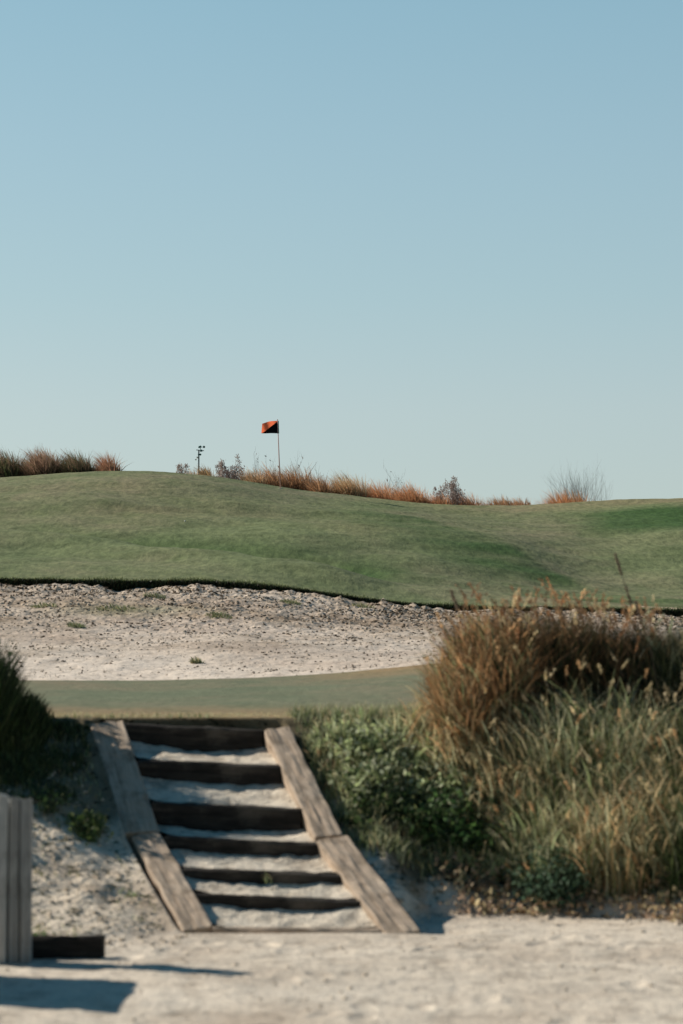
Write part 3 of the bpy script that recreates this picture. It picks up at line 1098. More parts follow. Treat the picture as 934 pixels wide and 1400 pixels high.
far_reeds(266, 83.0, 9, sky_h(268, 639, 83), 160, 'tiny wisp of reddish grass beside the weather mast', GM, 31, [RUST, OLIVE], [1, 1], [ORANGE, RUST], 14)
far_reeds(284, 83.0, 9, sky_h(284, 634, 83), 420, 'small reddish grass tuft just right of the weather mast', GM, 32, [RUST, OLIVE], [1, 1], [ORANGE, RUST], 24)
MID = [
    (352, 16, 645, 'low sparse reed clump left of the flagstick', 1),
    (380, 20, 640, 'orange and dark reed clump at the foot of the flagstick', 0),
    (414, 20, 641, 'rusty reed clump just right of the flagstick', 0),
    (442, 14, 652, 'low dark reed clump before the tallest golden one', 0),
    (482, 24, 648, 'tall golden brown reed clump, highest of those right of the flag', 1),
    (528, 22, 661, 'low orange reed clump halfway along the right skyline', 2),
    (566, 22, 664, 'orange reed clump left of the grey feathery bush', 2),
    (606, 14, 677, 'small rusty clump at the foot of the grey feathery bush', 2),
    (640, 24, 676, 'flat orange reed clump right of the grey feathery bush', 2),
    (690, 20, 681, 'very low grey brown tuft near the end of the row', 0),
    (716, 14, 683, 'last tiny brown tuft of the row behind the hill', 0),
    (776, 27, 672, 'isolated bright orange reed clump beside the bare bush', 2)]
for k, (px, hp, tp, lab, c) in enumerate(MID):
    y = 84.5 + (k % 3) * .6
    pp = [[(.40, .22, .12), (.58, .32, .17), (.2, .13, .08)], [(.48, .32, .19), (.6, .36, .2), STRAW], [(.68, .34, .17), (.58, .28, .14), (.42, .26, .15)]][c]
    far_reeds(px, y, hp * 1.15, sky_h(px, tp, y) * 1.12, 1100, lab, GM, 40 + k, [(.10, .07, .04), (.26, .15, .08), DARK], [1, 1.3, .9], pp, plumes=80)
def plumed_bush(label, group, px, toppy, y, half_px, n, seed):
    rng = np.random.default_rng(seed); cx = (px - 467) / FPX * y
    zc = float(ground_at(cx, y)); H = (zat(toppy, y) - zc) * 1.10
    root = empty('plumed_bush', (cx, y, zc)); tag(root, label, 'bush', group)
    mb = MB(); cs = []; ax = []
    for i in range(n):
        x0 = rng.uniform(-1, 1) * half_px / FPX * y; y0 = rng.uniform(-.5, .5)
        h = H * rng.uniform(.72, 1.0) * (1 - .25 * abs(x0 / (half_px / FPX * y)))
        lean = -rng.uniform(.02, .16) * h
        p = [(x0, y0, -.1), (x0 + lean * .2, y0, h * .5), (x0 + lean, y0, h)]
        mb.tube(p, [.010, .007, .003], 4)
        m = 320; t = rng.uniform(.25, 1.0, m); r = .15 * np.clip(1.05 - t, 0, .35) ** .5 / .35 ** .5 * np.clip((t - .1) * 3, .3, 1)
        c = np.stack([np.interp(t, [0, .5, 1], [q[k] for q in p]) for k in range(3)], -1) + rng.normal(0, .6, (m, 3)) * r[:, None] * np.array([1, 1, .8])
        cs.append(c)
    mb.build('stems', M['bark'], root)
    c = np.concatenate(cs)
    V, F, C = flakes(c, rng.uniform(.018, .04, len(c)), pick([(.30, .24, .22), (.38, .32, .29), (.18, .14, .13)], [1, 1, 1], len(c), rng, .3), rng, 2.4, np.array([-.35, 0, .9]))
    mesh_obj('foliage', V, F, M['leaf'], root, False, C)
    return root


GB = 'leafless grey bushes on the skyline'
GREY = [(.12, .105, .095), (.17, .14, .125), (.10, .075, .07)]
for (px, tp, sp, n, f, lab, s) in [
    (363, 638, .18, 3, 30, 'single thin leafless stem just left of the flagstick', 4),
    (400, 649, .22, 4, 30, 'thin leafless twigs just right of the flagstick', 5),
    (424, 651, .22, 4, 20, 'sparse leafless twigs between two rusty reed clumps', 8),
    (542, 664, .35, 5, 40, 'grey twiggy bush rising behind low orange reeds', 9),
    (799, 657, 1.05, 60, 0, 'broad leafless bush with fine pale branches at the far right', 7)]:
    y = 87.0
    bare_shrub('bare_bush', lab, 'bush', GB, (px - 467) / FPX * y, y, sky_h(px, tp, y) * (1.0 if px < 780 else .92), sp, s, f, GREY, n, .009 if px < 780 else .0045)
plumed_bush('small grey wispy bush left of the weather mast', GB, 251, 624, 86, 5, 4, 1)
plumed_bush('left bush of the dense grey plumed pair near the hilltop', GB, 309, 625, 84.5, 9, 8, 2)
plumed_bush('right bush of the dense grey plumed pair near the hilltop', GB, 330, 627, 84.5, 9, 8, 3)
plumed_bush('grey feathery bush above orange reeds on the right skyline', GB, 622, 657, 85.0, 22, 17, 6)
bpy.context.view_layer.update()

# ------------------------------------------------------------------ near reeds on the right bank
GR = 'tall reed clumps on the right bank'
ORP = [ORANGE, (.30, .16, .08), STRAW, RUST]
REED = [
    # cx, cy, rx, ry, h, n, label, kind
    (.88, 17.15, .19, .42, .80, 1700, 'orange lit reed clump forming the left end of the tall thicket', 'lit'),
    (1.12, 17.45, .26, .45, .96, 2800, 'highest reed clump of the thicket, orange on the left and dark inside', 'lit'),
    (1.50, 17.75, .36, .45, .96, 2800, 'dark reed clump under the brown crest in the middle of the thicket', 'dark'),
    (2.00, 17.75, .38, .45, .86, 2800, 'dark reed clump in the middle right of the thicket', 'dark'),
    (2.58, 17.6, .42, .50, .86, 2800, 'olive topped reed clump at the right edge of the photo', 'olive'),
    (3.4, 17.6, .5, .6, .85, 1500, 'reed clump just beyond the right edge of the photo', 'olive')]
for k, (cx, cy, rx, ry, h, n, lab, kind) in enumerate(REED):
    n = int(n * 1.15)
    pal, w, tp, tw = {'lit': ([OLIVE, (.36, .2, .1), SAGE, DARK, STRAW], [1.4, 1.6, .8, 4.0, .8], [(.50, .27, .13), (.34, .2, .11), STRAW, PALEG, DARK], [1.6, 1.2, .7, .4, 1.6]),  # lit and shaded parts of the thicket painted through the palettes
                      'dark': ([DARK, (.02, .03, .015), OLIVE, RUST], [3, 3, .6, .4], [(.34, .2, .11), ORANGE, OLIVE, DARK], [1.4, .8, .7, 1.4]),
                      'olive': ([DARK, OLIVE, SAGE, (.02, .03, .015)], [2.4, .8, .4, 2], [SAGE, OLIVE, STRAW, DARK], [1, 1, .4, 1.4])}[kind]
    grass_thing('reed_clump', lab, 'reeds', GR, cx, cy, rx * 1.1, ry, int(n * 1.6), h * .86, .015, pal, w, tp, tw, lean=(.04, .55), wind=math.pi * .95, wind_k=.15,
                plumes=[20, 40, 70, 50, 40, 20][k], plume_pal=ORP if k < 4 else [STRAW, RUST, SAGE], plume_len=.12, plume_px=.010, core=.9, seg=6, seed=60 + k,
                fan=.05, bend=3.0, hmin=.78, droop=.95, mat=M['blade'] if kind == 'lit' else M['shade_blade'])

# tall single seed stalks above the thicket
def stalk(px, toppy, Y, label, seed, basez=.9):
    rng = np.random.default_rng(seed)
    tpt = P(px, toppy, Y); bx_, by_ = tpt.x + .06, Y
    gz = float(ground_at(bx_ + .12, by_))
    root = empty('seed_stalk', (bx_ + .12, by_, gz)); tag(root, label, 'grass stalk', 'single tall seed stalks above the thicket')
    tl = Vector((tpt.x - root.location.x, 0, tpt.z - gz))
    pts = [Vector((0, 0, -.02)), Vector((tl.x * .1, 0, tl.z * .4)), Vector((tl.x * .45, 0, tl.z * .75)), tl]
    mb = MB(); mb.tube(pts, [.003, .0025, .002, .0015], 5); mb.build('stem', M['bark'], root)
    k = 150; tt = rng.uniform(.0, .16, k)
    c = np.array([list(tl - (tl - pts[2]).normalized() * (t * 1.0)) for t in tt]) + rng.normal(0, .006, (k, 3))
    k2 = 60; t2 = rng.uniform(.24, .40, k2)
    if seed % 2 == 0:
        c2 = np.array([list(tl - (tl - pts[2]).normalized() * (t * .95)) for t in t2]) + rng.normal(0, .006, (k2, 3))
        V, F, C = flakes(c2, rng.uniform(.008, .014, len(c2)), pick([(.12, .09, .07), (.2, .14, .1)], [1, 1], len(c2), rng), rng, 2.4, np.array([-.2, 0, .9]))
        mesh_obj('seed_head', V, F, M['blade'], root, False, C)
    V, F, C = flakes(c, rng.uniform(.006, .010, len(c)), pick([(.12, .09, .07), (.2, .14, .1)], [1, 1], len(c), rng), rng, 2.4, np.array([-.2, 0, .9]))
    mesh_obj('seed_head', V, F, M['blade'], root, False, C)


stalk(841, 757, 17.4, 'tallest single dark seed stalk, rising high above the right of the thicket', 2)
stalk(616, 806, 17.2, 'thin seed stalk over the left corner of the thicket', 3)
stalk(868, 822, 17.0, 'short reddish seed stalk right of the tallest one', 9)

# tussocks down the slope
GT = 'grass tussocks down the right slope'
SL = [
    (.55, 16.9, .34, .34, .30, 1500, 'pale green grass tussock near the top right of the steps', 'pale'),
    (.75, 17.2, .26, .30, .36, 900, 'tan and green grass tussock against the left foot of the tall reeds', 'orange'),
    (.10, 17.15, .30, .25, .17, 1100, 'low green tussock at the top of the slope beside the steps', 'pale'),
    (-.12, 16.75, .22, .28, .14, 900, 'low brownish green tussock hugging the upper right stringer', 'brown'),
    (.32, 16.55, .32, .30, .17, 1300, 'sage green tussock midway down beside the steps', 'pale'),
    (1.15, 16.6, .40, .40, .46, 2300, 'tan tipped grass tussock under the orange reeds', 'orange'),
    (1.70, 16.6, .42, .42, .60, 2500, 'tall mixed grass tussock with brown heads in mid slope', 'straw'),
    (2.15, 16.5, .38, .42, .52, 2200, 'orange tipped grass tussock on the right of mid slope', 'orange'),
    (2.55, 16.4, .36, .50, .52, 1900, 'dark green grass tussock at the right edge of the slope', 'deep'),
    (1.45, 15.95, .34, .32, .42, 1800, 'golden green tussock above the brown leaf litter', 'straw'),
    (1.88, 15.8, .34, .34, .50, 2000, 'orange stemmed tussock near the bottom of the slope', 'orange'),
    (2.32, 15.65, .30, .36, .50, 1900, 'dark leafy tussock at the lower right corner of the slope', 'deep'),
    (2.75, 15.6, .40, .5, .55, 1500, 'deep green tussock beyond the right edge of the slope', 'deep'),
    (.95, 16.15, .34, .26, .26, 1500, 'yellow green tussock above the dark weeds', 'pale')]
PALS = {'pale': ([SAGE, PALEG, OLIVE, DARK], [1.6, 1.2, 1.2, .8], [PALEG, SAGE, STRAW], [1, 1.2, .5]),
        'brown': ([OLIVE, RUST, GREEN], [1, 1, 1], [STRAW, OLIVE, RUST], [.6, 1, .8]),
        'straw': ([OLIVE, SAGE, GREEN, STRAW, DARK], [1.0, 1.2, .8, 1.0, 2.4], [SAGE, (.62, .54, .36), PALEG, OLIVE], [1.2, 1.4, 1.0, 1.6]),
        'orange': ([OLIVE, SAGE, ORANGE, STRAW, DARK], [1.2, 1.2, .6, .6, 1.2], [ORANGE, STRAW, SAGE, DARK], [.8, 1.2, 1.1, 1.2]),
        'deep': ([DARK, GREEN, OLIVE], [2, 1.4, .8], [GREEN, OLIVE, SAGE], [1, 1, .5])}
for k, (cx, cy, rx, ry, h, n, lab, kind) in enumerate(SL):
    pal, w, tp, tw = PALS[kind]
    if kind != 'deep': tp = [tuple(min(.75, v * 1.25) for v in c) for c in tp]
    broad = 1.7 if kind in ('pale', 'brown') else 1.0
    grass_thing('grass_tussock', lab, 'grass tussock', GT, cx, cy, rx * 1.15, ry * 1.15, int(n * (.9 if broad == 1 else .45)), h * (1.3 if broad == 1 else 1.0), .0135 * broad, pal, w, tp, tw, lean=(.05, .85), wind=math.pi * 1.1, wind_k=.08, fan=.25, bend=2.8, hmin=.15, droop=.5,
                plumes=int(n * .03) if h > .40 else 0, plume_pal=[STRAW, (.5, .42, .28), (.25, .2, .12), ORANGE], plume_len=.06, plume_px=.0085, core=.7, seg=4, seed=90 + k)

# leafy weeds
GW = 'leafy weeds on the banks'
SH = [
    (.74, 16.15, .26, .20, .34, 2600, .028, [GREEN, DARK, (.07, .14, .04)], [1, 1.6, 1], 'dark green leafy weed bush low on the slope right of the steps'),
    (.42, 16.2, .24, .22, .22, 2000, .024, [GREEN, DARK, OLIVE], [1, 1.6, .6], 'low dark weed bush in the shade of the right stringer'),
    (.16, 16.2, .18, .22, .17, 1100, .022, [GREEN, DARK, OLIVE], [1, 1.2, .8], 'small dark weed bush beside the joint of the right stringer'),
    (1.38, 15.62, .24, .18, .36, 1900, .022, [TEALG, (.09, .14, .09), DARK], [1.5, 1, .7], 'blue green rounded bush above the brown leaf litter'),
    (.25, 16.85, .30, .24, .20, 1900, .026, [SAGE, PALEG, OLIVE, DARK], [1.2, 1, 1, 1], 'pale grey green scrub near the top of the slope beside the steps'),
    (.60, 16.6, .32, .26, .26, 2300, .028, [SAGE, OLIVE, DARK, PALEG], [1.2, 1, 1.2, .8], 'broad grey green scrub between the steps and the tall reeds'),
    (.22, 16.45, .24, .22, .20, 1500, .026, [SAGE, OLIVE, DARK, PALEG], [1, 1, 1.2, .8], 'grey green scrub touching the upper right stringer'),
    (.95, 16.35, .28, .22, .28, 1900, .026, [OLIVE, DARK, SAGE], [1, 1.4, .8], 'olive scrub under the orange end of the reeds'),
    (-1.62, 15.75, .13, .16, .18, 700, .022, [(.08, .12, .035), GREEN, OLIVE], [1.3, 1, 1], 'bright green weed against the left stringer'),
    (-1.98, 15.9, .22, .20, .12, 700, .02, [OLIVE, GREEN, DARK], [1, 1, 1], 'scraggly weed in the shade left of the steps'),
    (-2.15, 15.4, .14, .22, .14, 600, .02, [GREEN, DARK, OLIVE], [1, 1, 1], 'dark weed behind the top of the grey post'),
    (-1.72, 14.0, .07, .07, .07, 220, .018, [(.10, .17, .06), GREEN], [1, 1], 'small round weed on the sand right of the grey post'),
    (-1.32, 14.9, .08, .08, .05, 120, .016, [SAGE, GREEN], [1, 1], 'tiny grey green weed on the sand slope left of the steps'),
    (-3.02, 17.5, .30, .30, .82, 15000, .042, [DARK, (.02, .04, .02), GREEN], [2, 2, .5], 'tallest dark leafy bush added beyond the left edge to cast shade'),  # bushes from here on are added out of view to shade the bank
    (-2.92, 17.05, .28, .28, .66, 13000, .042, [DARK, (.02, .04, .02), GREEN], [2, 2, .5], 'middle dark leafy bush added beyond the left edge to cast shade'),
    (-2.84, 16.6, .30, .28, .55, 12000, .042, [DARK, (.02, .04, .02), GREEN], [2, 2, .5], 'lowest dark leafy bush added beyond the left edge to cast shade, nearest the grey post')]
for k, (cx, cy, rx, ry, h, n, lf, pal, w, lab) in enumerate(SH):
    shrub_thing('weed', lab, 'weed', GW, cx, cy, rx, ry, h, n, lf, pal, w, k, stems=max(6, int(26 * rx / .3)))

# tiny grass sprouts on the treads
sp1 = P(366, 1207, 15.15)
grass_thing('grass_sprout', 'small green sprout at the middle of the third riser up', 'weed', None, sp1.x, 15.17, .03, .02, 12, .085, .007, [PALEG, GREEN], [1, 1], [PALEG, STRAW], [1, 1], lean=(.2, .7), seed=201, seg=3)
for o in bpy.data.objects:
    if o.name == 'grass_sprout': o.location.z = zat(1209, 15.17) + .005
bpy.context.view_layer.update()
for ch in bpy.data.objects['grass_sprout'].children:
    me = ch.data
    c = np.zeros(len(me.vertices) * 3, dtype=np.float32); me.vertices.foreach_get('co', c); c = c.reshape(-1, 3)
    # flatten the roots to one level: they stand on the tread
    nb = c.reshape(-1, 8, 3); nb[:, :, 2] -= nb[:, :1, 2]; me.vertices.foreach_set('co', c.ravel()); me.update()

# dark grass at the top left
GD = 'dark grass clumps at the top of the left bank'
for k, (cx, cy, rx, ry, h, n, lab) in enumerate([
    (-2.52, 16.85, .22, .40, .74, 6000, 'tall dark spiky grass clump at the left edge above the sand slope'),
    (-2.30, 16.95, .24, .36, .34, 6000, 'shorter dark grass clump stepping down towards the steps'),
    (-2.22, 16.5, .28, .34, .12, 1800, 'low dark grass clump in shade left of the steps'),
    (-1.98, 17.2, .20, .22, .09, 900, 'thin low grass patch behind the upper left stringer'),
    (-2.98, 17.25, .34, .34, 1.0, 4200, 'tallest dark grass clump just outside the left edge'),
    (-3.3, 16.5, .40, .40, .42, 2200, 'broad dark grass clump outside the left edge')]):
    grass_thing('grass_clump', lab, 'grass', GD, cx, cy, rx, ry, n, h, .019, [DARK, (.02, .035, .018), GREEN], [2, 2, 1], [DARK, GREEN, OLIVE], [2, 1.2, .3],
                lean=(.05, .45), wind=0, wind_k=.1, core=.45, seg=4, seed=130 + k, mat=M['dark_blade'], hmin=.3)

# ------------------------------------------------------------------ ground cover (uncountable)
def cover(name, n, xr, yr, maskf, h, width, pal, w, tp, tw, lean=(.1, .8), seed=0, seg=2, cat='grass', label=None, mat=None):
    rng = np.random.default_rng(seed)
    x = rng.uniform(*xr, n); y = rng.uniform(*yr, n)
    keep = rng.random(n) < maskf(x, y)
    x, y = x[keep], y[keep]; m = len(x)
    z = ground_at(x, y) - .01
    hh = h * rng.uniform(.4, 1.2, m)
    V, F, C = blades(np.stack([x, y, z], -1), hh, width * rng.uniform(.6, 1.4, m), rng.uniform(0, 6.28, m), rng.uniform(*lean, m), pick(pal, w, m, rng), pick(tp, tw, m, rng), seg, rng=rng)
    o = mesh_obj(name, V, F, mat or M['blade'], None, False, C)
    tag(o, label, cat, None, 'stuff')
    return o


def stair_out(x, y):
    xc = np.interp(y, [14.35, 15.75, 17.3, 18.5], [-.237, -.71, -1.09, -1.3])
    return (np.abs(x - xc) > .76) | (y > 17.42) | (y < 14.3)


def m_right(x, y):
    toe = np.interp(x, TOE_X, TOE_Y)
    d = y - toe + .35 * fbm(x * 2.5, y * 2.5, 3)
    bare = np.clip(1 - 1.6 * np.exp(-((x - .42) / .20) ** 2 - ((y - 16.45) / .12) ** 2), 0, 1)
    xc = np.interp(y, [14.35, 15.75, 17.3, 18.5], [-.237, -.71, -1.09, -1.3])
    return sstep(.05, .45, d) * (x > xc + .76) * sstep(15.65, 15.95, y - .25 * (x > 1.1) * (x - 1.1) * 0 + .6 * np.clip(x - .7, 0, 2)) * stair_out(x, y) * bare * (.35 + .9 * sstep(-.25, .15, fbm(x * 4, y * 4, 3)))


cover('bank_grass', 34000, (-.6, 3.2), (15.2, 17.7), m_right, .11, .010, [OLIVE, GREEN, SAGE, RUST, DARK], [1.5, 1.2, 1, .4, .8], [SAGE, OLIVE, STRAW, PALEG], [1.3, 1, .6, .6],
      seed=301, label='short mixed grass covering the bank right of the steps')


def m_left(x, y):
    up = sstep(15.5, 17.0, y + .9 * fbm(x * 3, y * 3, 3))
    pt_ = sstep(.12, .3, fbm(x * 3.3 + 8, y * 3.3, 3))
    return stair_out(x, y) * (x < -.9) * np.clip(up * .9 + pt_ * .35, 0, 1) * (y > 13.9)


cover('sparse_grass', 13000, (-3.2, -.9), (13.9, 17.5), m_left, .055, .008, [OLIVE, GREEN, RUST, SAGE], [1, 1, .7, .8], [SAGE, STRAW, OLIVE], [1, .8, 1],
      seed=302, label='sparse short grass on the sandy slope left of the steps')


def m_shade(x, y):
    return stair_out(x, y) * sstep(15.85, 16.3, y + .5 * fbm(x * 3, y * 3, 3) - .25 * (x + 2)) * (.1 + .9 * sstep(-.05, .2, fbm(x * 3.1, y * 3.1 + 5, 3)))


cover('shaded_grass', 7000, (-3.2, -1.75), (15.7, 17.4), m_shade, .085, .011, [DARK, (.02, .035, .018), GREEN], [2, 2, .6], [DARK, GREEN, OLIVE], [1.6, 1.2, .5],
      seed=304, label='dark short grass in the shade at the top of the left bank', mat=M['dark_blade'])


def m_lawn_edge(x, y):
    return stair_out(x, y) * (1 - sstep(17.5, 18.6, y)) * .9


cover('lawn_fringe', 16000, (-3.2, 1.0), (17.36, 18.7), m_lawn_edge, .026, .006, [STRAW, OLIVE, SAGE, (.25, .17, .09)], [1, 1, .6, 1], [STRAW, SAGE], [1, .8],
      seed=303, label='dry grass fringe where the lawn meets the top of the steps')


def m_litter(x, y):
    return sstep(-.25, .05, y - np.interp(x, TOE_X, TOE_Y) + .3 * fbm(x * 3, y * 3, 3)) * (1 - sstep(.35, .9, y - np.interp(x, TOE_X, TOE_Y))) * sstep(.55, .9, x)


rng = np.random.default_rng(305)
x = rng.uniform(.5, 3.0, 9000); y = rng.uniform(14.7, 16.4, 9000)
k = rng.random(9000) < m_litter(x, y); x, y = x[k], y[k]
z = ground_at(x, y) + rng.uniform(0, .09, len(x))
V, F, C = flakes(np.stack([x, y, z], -1), rng.uniform(.015, .04, len(x)), pick([RUST, (.36, .27, .18), STRAW, (.46, .33, .24), (.12, .09, .06)], [.8, 1.2, 1.2, 1, 1], len(x), rng), rng, 1.6)
o = mesh_obj('leaf_litter', V, F, M['leaf'], None, False, C); tag(o, 'dry brown leaf litter along the foot of the right bank', 'leaves', None, 'stuff')


def clods(name, pts, sizes, mat, label, cat, seed=0):
    rng = np.random.default_rng(seed); n = len(pts)
    base = np.array([[1, 0, 0], [.3, .9, 0], [-.8, .6, 0], [-.8, -.6, 0], [.3, -.9, 0], [.1, .1, .75], [.5, .3, .5], [-.4, -.1, .6]], float)
    # two-ring lump
    ring = 7
    V = []; tmpl = []
    for j, (rr, zz) in enumerate([(1.0, -.2), (.92, .28), (.5, .62)]):
        for i in range(ring):
            a = 2 * math.pi * (i + .5 * j) / ring
            tmpl.append((rr * math.cos(a), rr * math.sin(a), zz))
    tmpl.append((0, 0, .7)); tmpl = np.array(tmpl)
    f4 = [(j * ring + i, j * ring + (i + 1) % ring, (j + 1) * ring + (i + 1) % ring, (j + 1) * ring + i) for j in range(2) for i in range(ring)]
    f4 += [(2 * ring + i, 2 * ring + (i + 1) % ring, 3 * ring, 3 * ring) for i in range(ring)]
    nv = len(tmpl)
    tri = []
    for f in f4:
        if f[2] == f[3]: tri.append(f[:3])
        else: tri += [(f[0], f[1], f[2]), (f[0], f[2], f[3])]
    tri = np.array(tri)
    J = tmpl[None] * rng.uniform(.6, 1.3, (n, nv, 1)) * rng.uniform(.6, 1.4, (n, 1, 3)) * np.asarray(sizes)[:, None, None]
    V = (J + np.asarray(pts)[:, None, :]).reshape(-1, 3)
    F = (tri[None] + (np.arange(n) * nv)[:, None, None]).reshape(-1, 3)
    o = mesh_obj(name, V, F, mat); tag(o, label, cat, None, 'stuff'); return o


# clods on the near sand
rng = np.random.default_rng(310)
n = 2600
x = rng.uniform(-3.2, 3.2, n); y = rng.uniform(10.2, 15.8, n)
toe = np.interp(x, TOE_X, TOE_Y)
dens = .20 + .8 * np.exp(-((y - toe - .1) / .5) ** 2) * (((x > .3) | (x < -.9)))
k = (rng.random(n) < dens) & stair_out(x, y); x, y = x[k], y[k]
s = rng.uniform(.004, .013, len(x)) * (1 + 1.6 * ((x > .3) & (np.abs(y - np.interp(x, TOE_X, TOE_Y) - .1) < .5)) * rng.random(len(x)))
clods('pebbles', np.stack([x, y, ground_at(x, y)], -1), s, M['stone'], 'pale sand clods and pebbles strewn on the path', 'pebbles', 1)
n = 900
x = rng.uniform(-3, -.9, n); y = rng.uniform(13.8, 16.8, n); k = stair_out(x, y); x, y = x[k], y[k]
clods('sand_clods', np.stack([x, y, ground_at(x, y)], -1), rng.uniform(.005, .018, len(x)), M['stone'], 'sand clods on the slope left of the steps', 'clods', 2)

# debris in the bunker
n = 22000
u = rng.uniform(-.2, .2, n); t = rng.random(n) ** .75
y = LAWN_END(u) + (45.8 - LAWN_END(u)) * t; x = u * y
dn = .12 + .95 * sstep(.30, .95, t) * sstep(-.28, .25, fbm(x * .8, y * .8, 3)) + .5 * sstep(.1, .35, fbm(x * 1.1 + 20, y * 1.1, 3))
k = rng.random(n) < dn; x, y, t = x[k], y[k], t[k]
clods('bunker_debris', np.stack([x, y, ground_at(x, y)], -1), rng.uniform(.006, .030, len(x)) * (.55 + .6 * t), M['clod'], 'dark crumbs of turf and dead weeds scattered over the bunker', 'debris', 3)
n = 9000
u = rng.uniform(-.2, .2, n); t = rng.random(n) ** .8
y = LAWN_END(u) + (45.8 - LAWN_END(u)) * t; x = u * y
clods('bunker_clods', np.stack([x, y, ground_at(x, y) - .005], -1), rng.uniform(.008, .036, len(x)) * (.4 + .7 * t), M['stone'], 'pale sand clods in the bunker', 'clods', 4)

# weeds in the bunker
GWB = 'small weeds in the bunker'
for k, (px, py, r, lab) in enumerate([
    (61, 829, .22, 'small green weed near the left end of the bunker'),
    (160, 833, .35, 'wide dull green weed patch in the upper bunker left of centre'),
    (213, 816, .20, 'green weed under the turf edge in the upper bunker'),
    (300, 843, .22, 'green weed in the upper middle of the bunker'),
    (398, 824, .18, 'green weed high in the bunker below the turf edge'),
    (105, 857, .14, 'small brown tuft low on the left of the bunker'),
    (270, 907, .07, 'small brown tuft in the lower middle of the bunker'),
    (497, 830, .22, 'green weed at the upper right of the bunker')]):
    lo, hi = 28.2, 45.7
    X = None
    for _ in range(40):
        m_ = (lo + hi) / 2; xx = (px - 467) / FPX * m_
        if py_of((xx, m_, float(ground_at(xx, m_)))) > py: lo = m_
        else: hi = m_
    grass_thing('weed_tuft', lab, 'weed', GWB, xx, lo, r, r, 160, .13, .016, [GREEN, OLIVE, DARK], [1, 1, 1], [SAGE, OLIVE, STRAW], [1, 1, .6], lean=(.3, .9), seed=160 + k, seg=2)

# ragged grass hanging over the turf edge
rng = np.random.default_rng(320)
n = 12000
u = rng.uniform(-.21, .21, n); ly = lip_y(u * 46.0)
back = rng.exponential(.10, n)
y = ly + .0 + back; x = u * y
z = hill_z(x, np.maximum(y, ly)) + .0
hh = rng.uniform(.02, .09, n) * (.6 + .9 * (fbm(x * 1.3, y, 2) + .5))
ld = rng.normal(-math.pi / 2, .9, n)
V, F, C = blades(np.stack([x, y, z], -1), hh, rng.uniform(.010, .022, n), ld, rng.uniform(.2, 1.1, n), pick([DARK, OLIVE, GREEN], [.8, 1.2, 1], n, rng), pick([OLIVE, (.12, .13, .07), SAGE], [1, 1, .6], n, rng), 2, rng=rng)
o = mesh_obj('edge_grass', V, F, M['blade'], None, False, C); tag(o, 'ragged grass along the turf edge above the bunker', 'grass', None, 'stuff')
# dark roots and turf hanging on the face of the edge
n = 15000
u = rng.uniform(-.21, .21, n); ly = lip_y(u * 46.0); x = u * ly
z = hill_z(x, ly) - rng.uniform(-.1, 1.2, n) * lip_depth(u)
V, F, C = flakes(np.stack([x, ly - rng.uniform(0, .07, n), z], -1), rng.uniform(.02, .06, n), pick([DARK, (.02, .025, .014), (.05, .05, .025)], [1, 1, .5], n, rng), rng, 2.0, np.array([0, 0, 1.]))
o = mesh_obj('edge_roots', V, F, M['leaf'], None, False, C); tag(o, 'dark roots and turf on the face of the bunker edge', 'turf', None, 'stuff')

# ------------------------------------------------------------------ light, sky, camera
SUN_AZ = math.atan2(.48, -.88)        # direction to the sun in plan, from +X
SUN_EL = R(31.5)
sd = Vector((math.cos(SUN_AZ) * math.cos(SUN_EL), math.sin(SUN_AZ) * math.cos(SUN_EL), math.sin(SUN_EL)))
L = bpy.data.lights.new('sun', 'SUN'); L.energy = 5.0; L.angle = R(.55); L.color = (1.0, .915, .785)
so = bpy.data.objects.new('sun', L); COL.objects.link(so)
so.rotation_euler = sd.to_track_quat('Z', 'Y').to_euler(); so.location = (0, 0, 30)

w = bpy.data.worlds.new('World'); scene.world = w; w.use_nodes = True
nt = w.node_tree; nt.nodes.clear()
out = nt.nodes.new('ShaderNodeOutputWorld'); bg = nt.nodes.new('ShaderNodeBackground')
sky = nt.nodes.new('ShaderNodeTexSky'); sky.sky_type = 'NISHITA'; sky.sun_disc = False
sky.sun_elevation = SUN_EL
sky.sun_rotation = math.atan2(sd.x, sd.y)
sky.air_density = 1.0; sky.dust_density = 1.2; sky.ozone_density = 1.5
tc = nt.nodes.new('ShaderNodeTexCoord'); sx = nt.nodes.new('ShaderNodeSeparateXYZ')
nt.links.new(tc.outputs['Generated'], sx.inputs[0])
rp = nt.nodes.new('ShaderNodeValToRGB')
SKYM = [(0.0, (1.05, 1.05, 1.03)), (.103, (1.07, 1.08, 1.04)), (.15, (1.10, 1.15, 1.03)), (.267, (1.08, 1.27, 1.09)), (.42, (.4, .6, .6)), (1.0, (.15, .35, .38))]
SKYC = [(0.0, (.53, .63, .62)), (.103, (.50, .615, .625)), (.15, (.413, .578, .631)), (.21, (.356, .533, .624)), (.267, (.292, .485, .597)), (.42, (.03, .19, .33)), (1.0, (.0, .085, .23))]


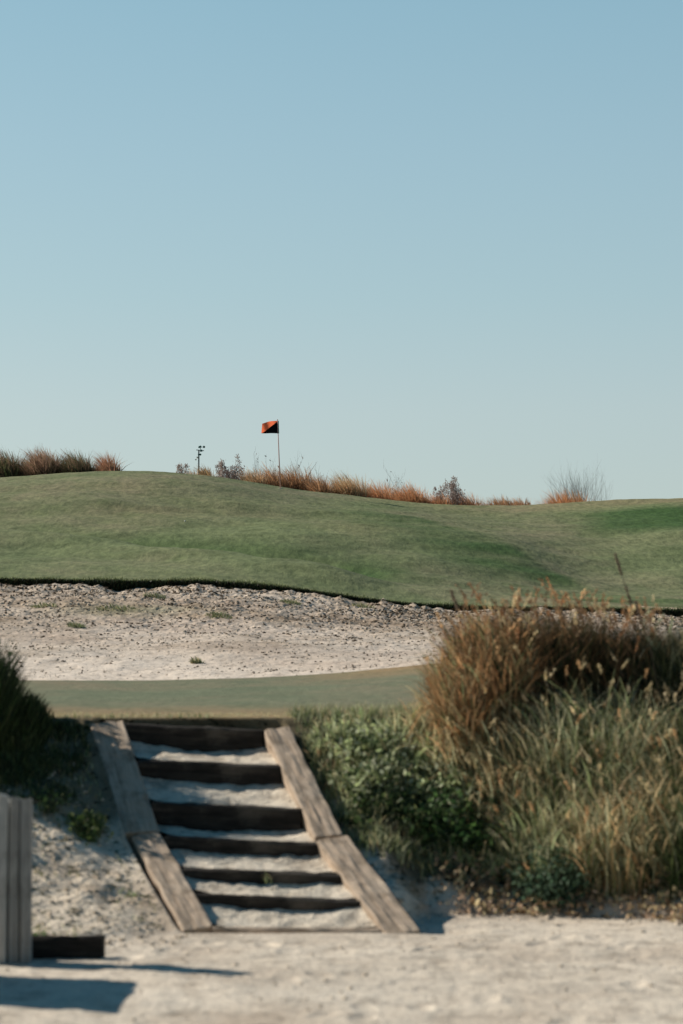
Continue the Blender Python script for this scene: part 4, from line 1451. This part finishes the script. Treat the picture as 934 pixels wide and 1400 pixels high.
def sky_ramp(rp, stops, k):
    e = rp.color_ramp.elements
    e[0].position = stops[0][0]; e[0].color = (*[c * k for c in stops[0][1]], 1)
    e[1].position = stops[-1][0]; e[1].color = (*[c * k for c in stops[-1][1]], 1)
    for p_, c_ in stops[1:-1]:
        x_ = e.new(p_); x_.color = (*[c * k for c in c_], 1)
    nt.links.new(sx.outputs['Z'], rp.inputs['Fac'])


sky_ramp(rp, SKYM, 1)
rp2 = nt.nodes.new('ShaderNodeValToRGB'); sky_ramp(rp2, SKYC, 10)
mx = nt.nodes.new('ShaderNodeMix'); mx.data_type = 'RGBA'; mx.blend_type = 'MULTIPLY'; mx.inputs[0].default_value = 1
nt.links.new(sky.outputs[0], mx.inputs[6]); nt.links.new(rp.outputs[0], mx.inputs[7])
mx2 = nt.nodes.new('ShaderNodeMix'); mx2.data_type = 'RGBA'; mx2.inputs[0].default_value = .65
nt.links.new(mx.outputs[2], mx2.inputs[6]); nt.links.new(rp2.outputs[0], mx2.inputs[7])
rg = nt.nodes.new('ShaderNodeMapRange')      # the sky is deeper away from the sun side
rg.inputs['From Min'].default_value = -.5; rg.inputs['From Max'].default_value = .75
rg.inputs['To Min'].default_value = .5; rg.inputs['To Max'].default_value = 1.0
nt.links.new(sx.outputs['Y'], rg.inputs['Value'])
mx3 = nt.nodes.new('ShaderNodeMix'); mx3.data_type = 'RGBA'; mx3.blend_type = 'MULTIPLY'; mx3.inputs[0].default_value = 1
nt.links.new(mx2.outputs[2], mx3.inputs[6]); nt.links.new(rg.outputs[0], mx3.inputs[7])
nt.links.new(mx3.outputs[2], bg.inputs['Color']); bg.inputs['Strength'].default_value = .10
nt.links.new(bg.outputs[0], out.inputs['Surface'])

cam = bpy.data.cameras.new('camera'); co_ = bpy.data.objects.new('camera', cam); COL.objects.link(co_)
co_.location = (0, 0, CAMZ); co_.rotation_euler = (R(90) + PITCH, 0, 0)
cam.sensor_fit = 'VERTICAL'; cam.sensor_height = 36; cam.sensor_width = 24; cam.lens = 85
cam.clip_start = .1; cam.clip_end = 8000
cam.dof.use_dof = True; cam.dof.focus_distance = 74; cam.dof.aperture_fstop = 2.8
scene.camera = co_
scene.view_settings.view_transform = 'Standard'; scene.view_settings.look = 'None'; scene.view_settings.exposure = 0
scene.render.engine = 'CYCLES'
scene.render.film_transparent = False
